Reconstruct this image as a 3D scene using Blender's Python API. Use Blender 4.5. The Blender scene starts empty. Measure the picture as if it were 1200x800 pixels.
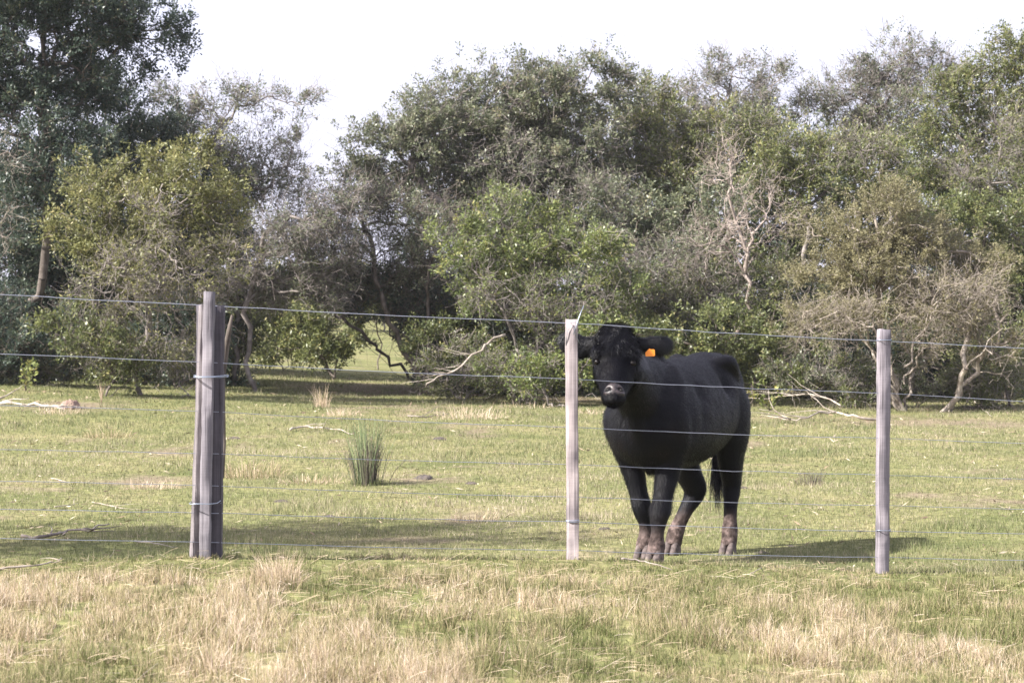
import bpy, math, random
import numpy as np
from mathutils import Vector
R = math.radians
rng = np.random.default_rng(7)
random.seed(7)

# ------------------------------------------------------------------ camera, sky, sun, exposure
CAM = np.array([0.0, 0.0, 1.6]); FPX = 2500.0; PITCH = math.atan(50 / FPX)
scene = bpy.context.scene
cd = bpy.data.cameras.new('camera'); cam = bpy.data.objects.new('camera', cd)
scene.collection.objects.link(cam); scene.camera = cam
cam.location = CAM; cam.rotation_euler = (math.pi / 2 - PITCH, 0, 0)
cd.sensor_width = 36; cd.lens = 36 * FPX / 1200; cd.clip_start = .1; cd.clip_end = 3000
cd.dof.use_dof = True; cd.dof.focus_distance = 12.6; cd.dof.aperture_fstop = 9

SUN_EL, SUN_AZ = R(38.5), R(-114)            # azimuth from +Y towards +X
world = bpy.data.worlds.new('World'); scene.world = world; world.use_nodes = True
wn = world.node_tree; bg = wn.nodes['Background']
sky = wn.nodes.new('ShaderNodeTexSky'); sky.sky_type = 'NISHITA'; sky.sun_disc = False
sky.sun_elevation = SUN_EL; sky.sun_rotation = SUN_AZ
sky.air_density = 1.0; sky.dust_density = 3.0; sky.ozone_density = 1.5
veil = wn.nodes.new('ShaderNodeMixRGB'); veil.inputs[0].default_value = .8      # thin white cloud veil over the whole sky
veil.inputs[2].default_value = (4.9, 4.85, 6.0, 1)
wn.links.new(sky.outputs[0], veil.inputs[1]); wn.links.new(veil.outputs[0], bg.inputs[0]); bg.inputs[1].default_value = 0.085
sd = bpy.data.lights.new('sun', 'SUN'); sd.energy = 5.0; sd.angle = R(.6); sd.color = (1, .955, .89)
sun = bpy.data.objects.new('sun', sd); scene.collection.objects.link(sun)
sdir = Vector((math.sin(SUN_AZ) * math.cos(SUN_EL), math.cos(SUN_AZ) * math.cos(SUN_EL), math.sin(SUN_EL)))
sun.rotation_euler = sdir.to_track_quat('Z', 'Y').to_euler(); sun.location = (-20, -10, 20)
vs = scene.view_settings
vs.view_transform = 'Standard'; vs.look = 'None'; vs.gamma = 1; vs.exposure = 1.6; vs.use_curve_mapping = False
scene.cycles.max_bounces = 6; scene.cycles.transparent_max_bounces = 8

# ------------------------------------------------------------------ helpers
def P(px, py, d):
    """point seen at photo pixel (px,py) (1200x800) at world distance y=d"""
    x = (px - 600) / FPX; yv = (400 - py) / FPX
    ry = math.cos(PITCH) + yv * math.sin(PITCH); rz = -math.sin(PITCH) + yv * math.cos(PITCH)
    k = d / ry
    return np.array([x * k, d, CAM[2] + rz * k])

def hash2(ix, iy, s):
    h = (ix.astype(np.int64) * 374761393 + iy.astype(np.int64) * 668265263 + s * 1442695041) & 0xFFFFFFFF
    h = ((h ^ (h >> 13)) * 1274126177) & 0xFFFFFFFF
    return ((h ^ (h >> 16)) & 0xFFFF) / 65535.0
def noise(x, y, sc, s=0):
    x = np.asarray(x, float) / sc; y = np.asarray(y, float) / sc
    ix = np.floor(x); iy = np.floor(y); fx = x - ix; fy = y - iy
    fx = fx * fx * (3 - 2 * fx); fy = fy * fy * (3 - 2 * fy)
    a = hash2(ix, iy, s); b = hash2(ix + 1, iy, s); c = hash2(ix, iy + 1, s); d = hash2(ix + 1, iy + 1, s)
    return (a * (1 - fx) + b * fx) * (1 - fy) + (c * (1 - fx) + d * fx) * fy
def fbm(x, y, sc, s=0):
    return (noise(x, y, sc, s) + .5 * noise(x, y, sc / 2.1, s + 5) + .25 * noise(x, y, sc / 4.3, s + 9)) / 1.75
def sstep(a, b, x):
    t = np.clip((np.asarray(x, float) - a) / (b - a), 0, 1); return t * t * (3 - 2 * t)

def gz(x, y):
    """terrain height"""
    x = np.asarray(x, float); y = np.asarray(y, float)
    crest = np.interp(x, [-6, -1.42, .3, 1.94, 6], [.47, .407, .308, .156, .02])
    q = y - (10.47 + .41 * np.clip(x, -6, 6))
    field = -.1 + sstep(18, 34, y) * np.interp(x, [-9, -2.5, 2, 9], [.38, .1, 0, -.04])
    field = field + sstep(50, 160, y) * 1.4
    z = field + (crest - field) * (1 - np.clip(q / 3.3, 0, 1)) ** 1.5
    z = z + (fbm(x, y, 1.3, 3) - .5) * .05 * (1 - sstep(9.5, 12, y)) - .12 * (1 - sstep(5, 9, y))
    z = z + (fbm(x, y, 2.6, 8) - .5) * .07 * sstep(15, 19, y)
    return z

def link(o, parent=None):
    scene.collection.objects.link(o)
    if parent is not None: o.parent = parent
    return o
def tag(o, label=None, cat=None, group=None, kind=None):
    if label: o['label'] = label
    if cat: o['category'] = cat
    if group: o['group'] = group
    if kind: o['kind'] = kind
    return o
def empty(name, loc=(0, 0, 0)):
    o = bpy.data.objects.new(name, None); o.empty_display_size = .1; o.location = loc
    return link(o)

def np_mesh(name, V, F, mat, parent=None, tint=None, smooth=False, origin=None):
    """F: (M,k) array. tint: per-face float"""
    V = np.asarray(V, np.float32); F = np.asarray(F, np.int32); k = F.shape[1]
    if origin is not None: V = V - np.asarray(origin, np.float32)
    me = bpy.data.meshes.new(name)
    me.vertices.add(len(V)); me.vertices.foreach_set('co', V.ravel())
    me.loops.add(F.size); me.loops.foreach_set('vertex_index', F.ravel())
    me.polygons.add(len(F)); me.polygons.foreach_set('loop_start', np.arange(0, F.size, k, dtype=np.int32))
    me.polygons.foreach_set('loop_total', np.full(len(F), k, np.int32))
    if smooth: me.polygons.foreach_set('use_smooth', np.ones(len(F), bool))
    if tint is not None:
        a = me.attributes.new('tint', 'FLOAT', 'FACE'); a.data.foreach_set('value', np.asarray(tint, np.float32))
    me.update(calc_edges=True)
    if isinstance(mat, (list, tuple)):
        for m in mat: me.materials.append(m)
    else: me.materials.append(mat)
    o = bpy.data.objects.new(name, me); link(o, parent)
    if origin is not None and parent is None: o.location = origin
    return o

class MB:
    """collect quads from several shapes into one mesh"""
    def __init__(s): s.V = []; s.F = []; s.n = 0
    def add(s, V, F):
        V = np.asarray(V, float); s.V.append(V); s.F.append(np.asarray(F, int) + s.n); s.n += len(V)
    def tube(s, pts, rad, k=6, caps=True, seed=None):
        pts = np.asarray(pts, float); n = len(pts); rad = np.broadcast_to(np.asarray(rad, float), (n,))
        T = np.gradient(pts, axis=0); T /= np.linalg.norm(T, axis=1)[:, None] + 1e-9
        ref = np.array([0, 0, 1.]) if abs(T[0][2]) < .8 else np.array([1., 0, 0])
        A = np.cross(T, ref); A /= np.linalg.norm(A, axis=1)[:, None] + 1e-9; B = np.cross(T, A)
        th = np.arange(k) * 2 * math.pi / k
        rr = np.ones((n, k))
        if seed is not None: rr += np.random.default_rng(seed).normal(0, .1, (n, k))
        V = pts[:, None] + (A[:, None] * np.cos(th)[None, :, None] + B[:, None] * np.sin(th)[None, :, None]) * (rad[:, None] * rr)[:, :, None]
        V = V.reshape(-1, 3); F = []
        for i in range(n - 1):
            for j in range(k):
                a = i * k + j; b = i * k + (j + 1) % k; F.append((a, b, b + k, a + k))
        V = np.vstack([V, pts[0], pts[-1]])
        if caps:
            for j in range(0, k, 2):
                F.append((n * k, (j + 2) % k, (j + 1) % k, j)); e = (n - 1) * k
                F.append((n * k + 1, e + j, e + (j + 1) % k, e + (j + 2) % k))
        s.add(V, F)
    def build(s, name, mat, parent=None, smooth=True, origin=None):
        return np_mesh(name, np.vstack(s.V), np.vstack(s.F), mat, parent, smooth=smooth, origin=origin)

# ------------------------------------------------------------------ materials
def new_mat(name):
    m = bpy.data.materials.new(name); m.use_nodes = True
    nt = m.node_tree; return m, nt, nt.nodes['Principled BSDF']
def ramp(nt, fac, stops):
    r = nt.nodes.new('ShaderNodeValToRGB'); el = r.color_ramp.elements
    while len(el) < len(stops): el.new(.5)
    for e, (p, c) in zip(el, stops): e.position = p; e.color = (*c, 1)
    nt.links.new(fac, r.inputs[0]); return r
def leaf_mat(name, stops, rough=.5, trans=.35, spec=.5):
    m, nt, b = new_mat(name)
    at = nt.nodes.new('ShaderNodeAttribute'); at.attribute_name = 'tint'
    r = ramp(nt, at.outputs['Fac'], stops)
    nt.links.new(r.outputs[0], b.inputs['Base Color']); b.inputs['Roughness'].default_value = rough
    b.inputs['Specular IOR Level'].default_value = spec
    if trans:
        tr = nt.nodes.new('ShaderNodeBsdfTranslucent'); nt.links.new(r.outputs[0], tr.inputs[0])
        mx = nt.nodes.new('ShaderNodeMixShader'); mx.inputs[0].default_value = trans
        nt.links.new(b.outputs[0], mx.inputs[1]); nt.links.new(tr.outputs[0], mx.inputs[2])
        nt.links.new(mx.outputs[0], nt.nodes['Material Output'].inputs[0])
    return m
def bark_mat(name, c1, c2, scale=8, rough=.85):
    m, nt, b = new_mat(name)
    tc = nt.nodes.new('ShaderNodeTexCoord'); n = nt.nodes.new('ShaderNodeTexNoise')
    n.inputs['Scale'].default_value = scale; n.inputs['Detail'].default_value = 6
    nt.links.new(tc.outputs['Object'], n.inputs[0])
    r = ramp(nt, n.outputs[0], [(.35, c1), (.65, c2)])
    nt.links.new(r.outputs[0], b.inputs['Base Color']); b.inputs['Roughness'].default_value = rough
    bp = nt.nodes.new('ShaderNodeBump'); bp.inputs['Strength'].default_value = .5; bp.inputs['Distance'].default_value = .01
    nt.links.new(n.outputs[0], bp.inputs['Height']); nt.links.new(bp.outputs[0], b.inputs['Normal'])
    return m
M = {}
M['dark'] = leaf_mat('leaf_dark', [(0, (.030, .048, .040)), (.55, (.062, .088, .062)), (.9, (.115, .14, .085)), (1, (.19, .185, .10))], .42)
M['olive'] = leaf_mat('leaf_olive', [(0, (.10, .11, .04)), (.5, (.18, .185, .07)), (.85, (.27, .26, .10)), (1, (.36, .31, .14))], .5)
M['greygreen'] = leaf_mat('leaf_greygreen', [(0, (.08, .10, .062)), (.5, (.16, .18, .105)), (.85, (.245, .255, .15)), (1, (.29, .26, .16))], .42)
M['bright'] = leaf_mat('leaf_bright', [(0, (.08, .11, .035)), (.5, (.165, .20, .066)), (.85, (.25, .275, .09)), (1, (.36, .33, .12))], .42)
M['brown'] = leaf_mat('leaf_brown', [(0, (.13, .12, .065)), (.5, (.22, .20, .105)), (.85, (.29, .26, .14)), (1, (.34, .31, .18))], .6)
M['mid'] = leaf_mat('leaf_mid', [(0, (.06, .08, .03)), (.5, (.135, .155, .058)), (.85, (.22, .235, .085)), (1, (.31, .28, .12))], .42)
M['bark'] = bark_mat('bark', (.07, .055, .045), (.17, .14, .12))
M['bark_pale'] = bark_mat('bark_pale', (.16, .13, .105), (.36, .31, .265))
M['bark_grey'] = bark_mat('bark_grey', (.13, .11, .10), (.27, .235, .215))
M['dead_wood'] = bark_mat('dead_wood', (.20, .16, .13), (.44, .385, .33))
M['dead_dark'] = bark_mat('dead_wood_dark', (.10, .08, .07), (.28, .24, .21))
M['pinkish'] = bark_mat('bark_pinkish', (.20, .155, .135), (.38, .32, .28))
M['grass'] = leaf_mat('grass_blades', [(0, (.115, .14, .058)), (.4, (.215, .22, .112)), (.7, (.345, .30, .20)), (1, (.52, .44, .34))], .7, .25, .12)
M['straw'] = leaf_mat('dry_grass_blades', [(0, (.13, .15, .055)), (.3, (.25, .235, .115)), (.6, (.42, .335, .215)), (.85, (.57, .45, .34)), (1, (.70, .60, .49))], .7, .25, .12)
M['reed'] = leaf_mat('reed_stems', [(0, (.10, .085, .075)), (.4, (.20, .17, .13)), (.6, (.17, .22, .11)), (1, (.30, .36, .18))], .5, .25)

def ground_mat():
    m, nt, b = new_mat('soil_and_turf')
    tc = nt.nodes.new('ShaderNodeTexCoord')
    def nz(s, d=6):
        n = nt.nodes.new('ShaderNodeTexNoise'); n.inputs['Scale'].default_value = s; n.inputs['Detail'].default_value = d
        nt.links.new(tc.outputs['Object'], n.inputs[0]); return n
    a = nz(.9); c = nz(14, 8); d = nz(1.7, 4)
    r1 = ramp(nt, a.outputs[0], [(.3, (.115, .13, .052)), (.55, (.175, .175, .08)), (.75, (.235, .21, .115))])
    r2 = ramp(nt, c.outputs[0], [(.3, (.5, .5, .5)), (.7, (1.35, 1.3, 1.25))])
    mx = nt.nodes.new('ShaderNodeMixRGB'); mx.blend_type = 'MULTIPLY'; mx.inputs[0].default_value = 1
    nt.links.new(r1.outputs[0], mx.inputs[1]); nt.links.new(r2.outputs[0], mx.inputs[2])
    at = nt.nodes.new('ShaderNodeAttribute'); at.attribute_name = 'bare'
    dirt = ramp(nt, c.outputs[0], [(.3, (.12, .09, .065)), (.7, (.25, .195, .15))])
    m2 = nt.nodes.new('ShaderNodeMixRGB'); nt.links.new(at.outputs['Fac'], m2.inputs[0])
    nt.links.new(mx.outputs[0], m2.inputs[1]); nt.links.new(dirt.outputs[0], m2.inputs[2])
    nt.links.new(m2.outputs[0], b.inputs['Base Color']); b.inputs['Roughness'].default_value = 1
    b.inputs['Specular IOR Level'].default_value = .05
    bp = nt.nodes.new('ShaderNodeBump'); bp.inputs['Strength'].default_value = .7; bp.inputs['Distance'].default_value = .03
    nt.links.new(c.outputs[0], bp.inputs['Height']); nt.links.new(bp.outputs[0], b.inputs['Normal'])
    return m
M['ground'] = ground_mat()

# ------------------------------------------------------------------ ground
def ground_y(py, x=0):            # distance where the ground is seen at photo row py, column px
    pass
def on_ground(px, py):
    ds = np.concatenate([np.arange(6, 40, .02), np.arange(40, 200, .2)])
    k = ds / (math.cos(PITCH) + (400 - py) / FPX * math.sin(PITCH))
    xs = (px - 600) / FPX * k; zs = CAM[2] + (-math.sin(PITCH) + (400 - py) / FPX * math.cos(PITCH)) * k
    below = np.nonzero(zs <= gz(xs, ds))[0]
    i = below[0] if len(below) else -1
    return np.array([xs[i], ds[i], float(gz(xs[i], ds[i]))])

BARE = [(1075, 494, 1.5, .38), (1150, 497, .8, .3), (915, 492, .9, .25), (1105, 583, .45, .25), (1170, 590, .5, .28), (690, 468, .7, .3),
        (640, 465, 1.0, .35), (470, 478, 1.2, .4), (545, 500, .4, .25), (500, 560, .35, .3), (565, 508, .35, .25), (170, 565, .5, .35),
        (215, 528, .35, .25), (90, 475, .7, .4), (560, 605, .3, .3), (430, 455, 1.5, .6), (870, 520, .3, .2), (660, 560, .25, .2)]
BARE = [(on_ground(a, b), c, d) for a, b, c, d in BARE]
def bare(x, y):
    v = np.zeros_like(np.asarray(x, float))
    jx = (noise(x, y, .25, 31) - .5) * .3; jy = (noise(x, y, .25, 37) - .5) * .5
    for p, rx, ry in BARE:
        q = ((x - p[0] + jx) / rx) ** 2 + ((y - p[1] + jy) / (ry * p[1] / 9)) ** 2
        v = np.maximum(v, np.clip(1.3 - q, 0, 1))
    v = v * sstep(.35, .6, fbm(x, y, .35, 41) + .08)
    return np.maximum(v * .75, sstep(.70, .82, fbm(x, y, .5, 51)) * .6)

def build_ground():
    ys = np.concatenate([np.arange(-6, 4, .5), np.arange(4, 24, .11), np.arange(24, 50, .35), 50 * 1.06 ** np.arange(0, 50)])
    xp = np.concatenate([np.arange(0, 9, .11), 9 * 1.09 ** np.arange(0, 52)])
    xs = np.concatenate([-xp[:0:-1], xp])
    X, Y = np.meshgrid(xs, ys); Z = gz(X, Y)
    nx = len(xs); ny = len(ys)
    idx = np.arange(nx * ny).reshape(ny, nx)
    F = np.stack([idx[:-1, :-1], idx[:-1, 1:], idx[1:, 1:], idx[1:, :-1]], -1).reshape(-1, 4)
    V = np.stack([X, Y, Z], -1).reshape(-1, 3)
    o = np_mesh('ground', V, F, M['ground'], smooth=True)
    a = o.data.attributes.new('bare', 'FLOAT', 'POINT'); a.data.foreach_set('value', bare(V[:, 0], V[:, 1]).astype(np.float32))
    tag(o, kind='structure')
build_ground()

def blades(name, X, Y, H, W, tint, mat, label, bend=.5, seg=1):
    n = len(X); Z = gz(X, Y) - .004
    base = np.stack([X, Y, Z], -1)
    az = rng.uniform(0, 2 * math.pi, n); lean = np.abs(rng.normal(0, bend, n))
    d = np.stack([np.cos(az), np.sin(az), np.zeros(n)], -1)
    up = np.array([0, 0, 1.])
    wa = rng.uniform(0, math.pi, n); w = np.stack([np.cos(wa), np.sin(wa) * .5, np.zeros(n)], -1) * (W / 2)[:, None]
    L = H[:, None]; ln = lean[:, None]
    if seg == 1:
        tip = base + (up * np.cos(ln) + d * np.sin(ln)) * L
        V = np.stack([base - w, base + w, tip], 1).reshape(-1, 3); F = np.arange(n * 3).reshape(-1, 3)
        o = np_mesh(name, V, F, mat, tint=tint)
    else:
        p = [base]; tw = rng.normal(0, .35, n); dd = d
        for k in range(3):
            a = np.minimum(ln * (.6, 1.0, 1.3)[k], 1.25)
            p.append(p[-1] + (up * np.cos(a) + dd * np.sin(a)) * L / 3); az = az + tw; dd = np.stack([np.cos(az), np.sin(az), np.zeros(n)], -1)
        V = np.stack([p[0] - w, p[0] + w, p[1] + w * .85, p[1] - w * .85, p[2] + w * .6, p[2] - w * .6, p[3] + w * .1, p[3] - w * .1], 1).reshape(-1, 3)
        i = np.arange(n)[:, None] * 8
        F = np.concatenate([i + np.array([0, 1, 2, 3]), i + np.array([3, 2, 4, 5]), i + np.array([5, 4, 6, 7])], 1).reshape(-1, 4)
        o = np_mesh(name, V, F, mat, tint=np.repeat(tint, 3))
    return tag(o, label, 'grass', kind='stuff')

def field_grass():
    n = 420000
    d = 11.2 * (44 / 11.2) ** rng.random(n); x = rng.uniform(-.31, .31, n) * d
    q = d - (10.47 + .41 * x)
    b = bare(x, d)
    keep = (q > -.3) & (rng.random(n) > b * .93); x = x[keep]; d = d[keep]; n = len(x)
    cl = fbm(x, d, .55, 2); cl2 = fbm(x, d, 2.6, 4)
    H = (.014 + .024 * cl + .014 * rng.random(n)) * (1 + (d - 12) * .012) * (1 + .9 * sstep(.60, .75, cl))
    W = .0042 * (d / 12)
    t = np.clip(.28 + .75 * (cl2 - .42) + .55 * (fbm(x, d, .35, 12) - .45) + rng.normal(0, .2, n), 0, 1)
    blades('field_grass', x, d, H, W, t, M['grass'], 'short grazed green grass of the pasture behind the fence', .95)
field_grass()

def bank_grass():
    n = 500000
    d = 5.6 * (13.2 / 5.6) ** rng.random(n); x = rng.uniform(-.32, .32, n) * d
    q = d - (10.47 + .41 * x)
    keep = (q < rng.normal(.15, .35, n)); x = x[keep]; d = d[keep]; q = q[keep]; n = len(x)
    # tufts of two sizes pull the blades together
    for c, kk in ((.15, .8), (.42, .35)):
        gx = np.floor(x / c); gy = np.floor(d / c)
        tx = (gx + hash2(gx, gy, 61)) * c; ty = (gy + hash2(gx, gy, 63)) * c
        k = rng.uniform(0, kk, n) * (hash2(gx, gy, 65) > .25); x = x * (1 - k) + tx * k; d = d * (1 - k) + ty * k
    tuft = hash2(np.floor(x / .21), np.floor(d / .21), 71)
    dry = sstep(.33, .62, fbm(x, d, .75, 22) + .22 * (noise(x, d, .17, 25) - .5) - .08 * sstep(1.2, 2.6, x) * (q > -1))
    dry = dry * (1 - .35 * sstep(-.8, .1, q))
    tall = fbm(x, d, .28, 27)
    near = 1 - sstep(-1.3, -.1, q)
    H = (.022 + .05 * tall * (.35 + .65 * near) + .06 * near * tuft * (tall > .45) + .03 * dry * near * rng.random(n)) * rng.uniform(.3, 1.3, n) * .82
    t = np.clip(dry * .50 + .22 * (tuft - .5) + rng.normal(.13, .24, n), 0, 1)
    W = np.where(t > .55, .0022, .0036) * (d / 8) ** .5
    blades('bank_grass', x, d, H, W, t, M['straw'], 'long matted dry and green grass on the bank in front of the fence', .75, 2)
    # loose dead straws lying over the sward in every direction
    n = 9000; d = 5.8 * (11.2 / 5.8) ** rng.random(n); x = rng.uniform(-.31, .31, n) * d; q = d - (10.47 + .41 * x)
    k = (q < -.2) & (fbm(x, d, .6, 22) + rng.normal(0, .1, n) > .42); x = x[k]; d = d[k]; n = len(x)
    z = gz(x, d); az = rng.uniform(0, 6.28, n); L = rng.uniform(.04, .13, n) * (1 - .5 * sstep(-.9, 0, q[k] if len(q) != n else q)); el = rng.uniform(-.1, .5, n)
    dv = np.stack([np.cos(az) * np.cos(el), np.sin(az) * np.cos(el), np.sin(el)], -1) * L[:, None]
    p = np.stack([x, d, z + rng.uniform(.01, .05, n)], -1); w = np.stack([-np.sin(az) * .5, np.cos(az) * .5, np.ones(n)], -1) * .0005
    pts = []; sway = rng.normal(0, .05, n); sd2 = np.stack([-np.sin(az), np.cos(az), 0 * az], -1)
    for k in range(5):
        u = k / 4; pts.append(p + dv * u + sd2 * (sway * L * 4 * u * (1 - u))[:, None] + np.stack([0 * x, 0 * x, L * .03 * 4 * u * (1 - u)], -1))
    V = np.stack([q_ for k in range(5) for q_ in (pts[k] - w, pts[k] + w)], 1).reshape(-1, 3); i = np.arange(n)[:, None] * 10
    F = np.concatenate([i + np.array([2 * k, 2 * k + 1, 2 * k + 3, 2 * k + 2]) for k in range(4)], 1).reshape(-1, 4)
    o = np_mesh('dead_straw', V, F, M['straw'], tint=np.repeat(np.clip(rng.normal(.72, .15, n), 0, 1), 4))
    tag(o, 'loose bleached straws lying over the grass of the bank', 'straw', kind='stuff')
bank_grass()

# ------------------------------------------------------------------ trees
def grow(base, lobes, spacing=.2, trunk_r=1., stems=1, wig=.12, seed=0, tip_r=.0035, fill=.35):
    """nodes of a tree that reaches points spread through the lobes; returns nodes, parents, radii, tips, lobe index"""
    g = np.random.default_rng(seed)
    N = [np.array(base, float)]; Pn = [-1]; D = [0.]
    tips = []; tl = []
    cen = np.mean([l[0] for l in lobes], axis=0)
    roots = []
    for s in range(stems):
        b = np.array(base, float) + (g.normal(0, .12, 3) * [1, .8, 0] if s else 0)
        if s: N.append(b); Pn.append(-1); D.append(0.)
        last = len(N) - 1
        tgt = b + (cen - b) * .5 + g.normal(0, .5 if stems > 1 else .1, 3) * [1, .8, .3]
        for k in range(1, 4):
            p = b + (tgt - b) * k / 3 + g.normal(0, .06, 3)
            N.append(p); Pn.append(last); D.append(D[last] + np.linalg.norm(p - N[last])); last = len(N) - 1
    for li, (C, rad) in enumerate(lobes):
        C = np.array(C, float); rad = np.array(rad, float)
        A = np.array(N); DD = np.array(D)
        par = int(np.argmin(np.linalg.norm(A - C, axis=1) + .5 * DD + 100 * (DD <= 0) - 0))
        p0 = N[par]
        ns = max(2, int(np.linalg.norm(C - p0) / .45))
        for k in range(1, ns):
            t = k / ns
            p = p0 + (C - p0) * t + g.normal(0, .07, 3) + np.array([0, 0, .12]) * math.sin(t * math.pi)
            N.append(p); Pn.append(par if k == 1 else len(N) - 2); D.append(D[Pn[-1]] + np.linalg.norm(p - N[Pn[-1]]))
        vol = rad[0] * rad[1] * rad[2] * 4.19
        n = int(vol / spacing ** 3 * fill) + 8
        u = g.normal(0, 1, (n, 3)); u /= np.linalg.norm(u, axis=1)[:, None]
        r = g.uniform(.12, 1, n) ** .42
        # lumpy outline
        lump = 1 + .28 * np.sin(u[:, 0] * 4 + li * 2 + seed) * np.cos(u[:, 2] * 5 + li) + g.normal(0, .09, n)
        K = max(5, int(n / 22)); su = g.normal(0, 1, (K, 3)); su /= np.linalg.norm(su, axis=1)[:, None]; su *= (g.uniform(.25, 1, K) ** .5)[:, None] * .82
        which = g.integers(0, K, n); loc = g.normal(0, .17, (n, 3)) * g.uniform(.7, 1.4, K)[which][:, None]
        pts = C + (su[which] + loc) * rad * 1.06
        loose = g.random(n) < .22; pts[loose] = (C + u * (r * lump)[:, None] * rad)[loose]
        r = np.linalg.norm((pts - C) / rad, axis=1)
        o = np.argsort(r)
        for i in o:
            A = np.array(N[:]) if False else None
            p = pts[i]
            # candidate search on a cached array
            if len(tips) % 1 == 0: pass
            N.append(p); Pn.append(-2); D.append(0.); tips.append(len(N) - 1); tl.append(li)
        # connect
        A = np.array(N); DD = np.array(D); first = len(N) - n
        for j in range(first, len(N)):
            c = np.linalg.norm(A[:j] - A[j], axis=1); c2 = c + .3 * DD[:j]
            c2[DD[:j] <= 0] += 50
            q = int(np.argmin(c2)); Pn[j] = q; DD[j] = DD[q] + c[q]; D[j] = DD[j]
    N = np.array(N); Pn = np.array(Pn)
    acc = np.zeros(len(N)); ex = 2.25
    has = np.zeros(len(N), bool); has[Pn[Pn >= 0]] = True
    for j in range(len(N) - 1, -1, -1):
        if not has[j] : acc[j] += tip_r ** ex
        if Pn[j] >= 0: acc[Pn[j]] += acc[j]
    rad = acc ** (1 / ex) * trunk_r
    rad = np.where(rad > .03, .03 + (rad - .03) * .62, rad)
    return N, Pn, rad, np.array(tips), np.array(tl)

def wood_mesh(N, Pn, rad, wig=.12, seed=0, k=5, rmin=0):
    g = np.random.default_rng(seed + 1)
    e = np.nonzero(Pn >= 0)[0]; e = e[rad[e] >= rmin]
    a = N[Pn[e]]; b = N[e]; L = np.linalg.norm(b - a, axis=1)[:, None] + 1e-6
    m1 = a + (b - a) * .36 + g.normal(0, 1, a.shape) * L * wig; m2 = a + (b - a) * .7 + g.normal(0, 1, a.shape) * L * wig
    rp = np.minimum(rad[Pn[e]], rad[e] * 1.25); rc = rad[e]
    def dirn(v): return v / (np.linalg.norm(v, axis=1)[:, None] + 1e-9)
    dn = dirn(b - m2)
    ddn = np.zeros_like(N); ddn[e] = dn; ddn[Pn < 0] = [0, 0, 1]
    pd = ddn[Pn[e]]; bad = np.linalg.norm(pd, axis=1) < .1; pd[bad] = dn[bad]
    mix = dirn(pd + dirn(m1 - a) * 1.0)
    rings = [(a, mix, rp), (m1, dirn(m2 - a), rp * .6 + rc * .4), (m2, dirn(b - m1), rp * .25 + rc * .75), (b, dn, rc)]
    th = np.arange(k) * 2 * math.pi / k
    allV = []
    for p, d, r in rings:
        ref = np.where(np.abs(d[:, 2:3]) > .9, np.array([[1., 0, 0]]), np.array([[0, 0, 1.]]))
        ref = np.array([[.35, .9, .25]])
        A = dirn(np.cross(d, np.broadcast_to(ref, d.shape))); B = np.cross(d, A)
        allV.append(p[:, None] + (A[:, None] * np.cos(th)[None, :, None] + B[:, None] * np.sin(th)[None, :, None]) * r[:, None, None])
    V = np.concatenate(allV, 1)              # edges, 4k, 3
    ne = len(e); base = (np.arange(ne) * 4 * k)[:, None]; F = []
    for s in range(3):
        for j in range(k):
            F.append(base + np.array([[s * k + j, s * k + (j + 1) % k, (s + 1) * k + (j + 1) % k, (s + 1) * k + j]]))
    return V.reshape(-1, 3), np.concatenate(F, 0)

def leaf_mesh(N, tips, tl, lobes, per=26, size=.05, shoot=.24, seed=0, up=.5, aspect=.42, keep=1., tshift=0.):
    g = np.random.default_rng(seed + 2)
    if keep < 1: tsel = g.random(len(tips)) < keep; tips = tips[tsel]; tl = tl[tsel]
    T = N[tips]; Cs = np.array([l[0] for l in lobes])[tl]
    out = T - Cs; out /= np.linalg.norm(out, axis=1)[:, None] + 1e-6
    ax = out * .8 + np.array([0, 0, up]) + g.normal(0, .35, T.shape); ax /= np.linalg.norm(ax, axis=1)[:, None]
    ctint = np.clip(g.normal(.42 + tshift, .17, len(T)), 0, 1)
    n = len(T) * per; ci = np.repeat(np.arange(len(T)), per)
    u = g.random(n) ** .8; sh = shoot * g.uniform(.6, 1.4, len(T))
    side = g.normal(0, 1, (n, 3)); A = ax[ci]
    side -= A * np.sum(side * A, 1)[:, None]; side /= np.linalg.norm(side, axis=1)[:, None] + 1e-6
    p = T[ci] + A * (u * sh[ci] - sh[ci] * .35)[:, None] + side * (g.random(n) * .28 * sh[ci])[:, None]
    d = side * g.uniform(.4, 1.1, n)[:, None] + A * g.uniform(.2, .9, n)[:, None] + g.normal(0, .22, (n, 3)); d /= np.linalg.norm(d, axis=1)[:, None]
    w = np.cross(d, g.normal(0, 1, (n, 3)) + np.array([0, -.5, .8])); w /= np.linalg.norm(w, axis=1)[:, None] + 1e-6
    nn = np.cross(d, w); s = (size * g.uniform(.6, 1.35, n))[:, None]
    V = np.stack([p, p + d * s * .5 + w * s * aspect * .5 + nn * s * .07, p + d * s, p + d * s * .5 - w * s * aspect * .5 + nn * s * .07], 1).reshape(-1, 3)
    F = np.arange(n * 4).reshape(-1, 4)
    t = np.clip(ctint[ci] + g.normal(0, .16, n) + .12 * (u - .5), 0, 1)
    t[g.random(n) < .02] = 1
    return V, F, t

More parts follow.
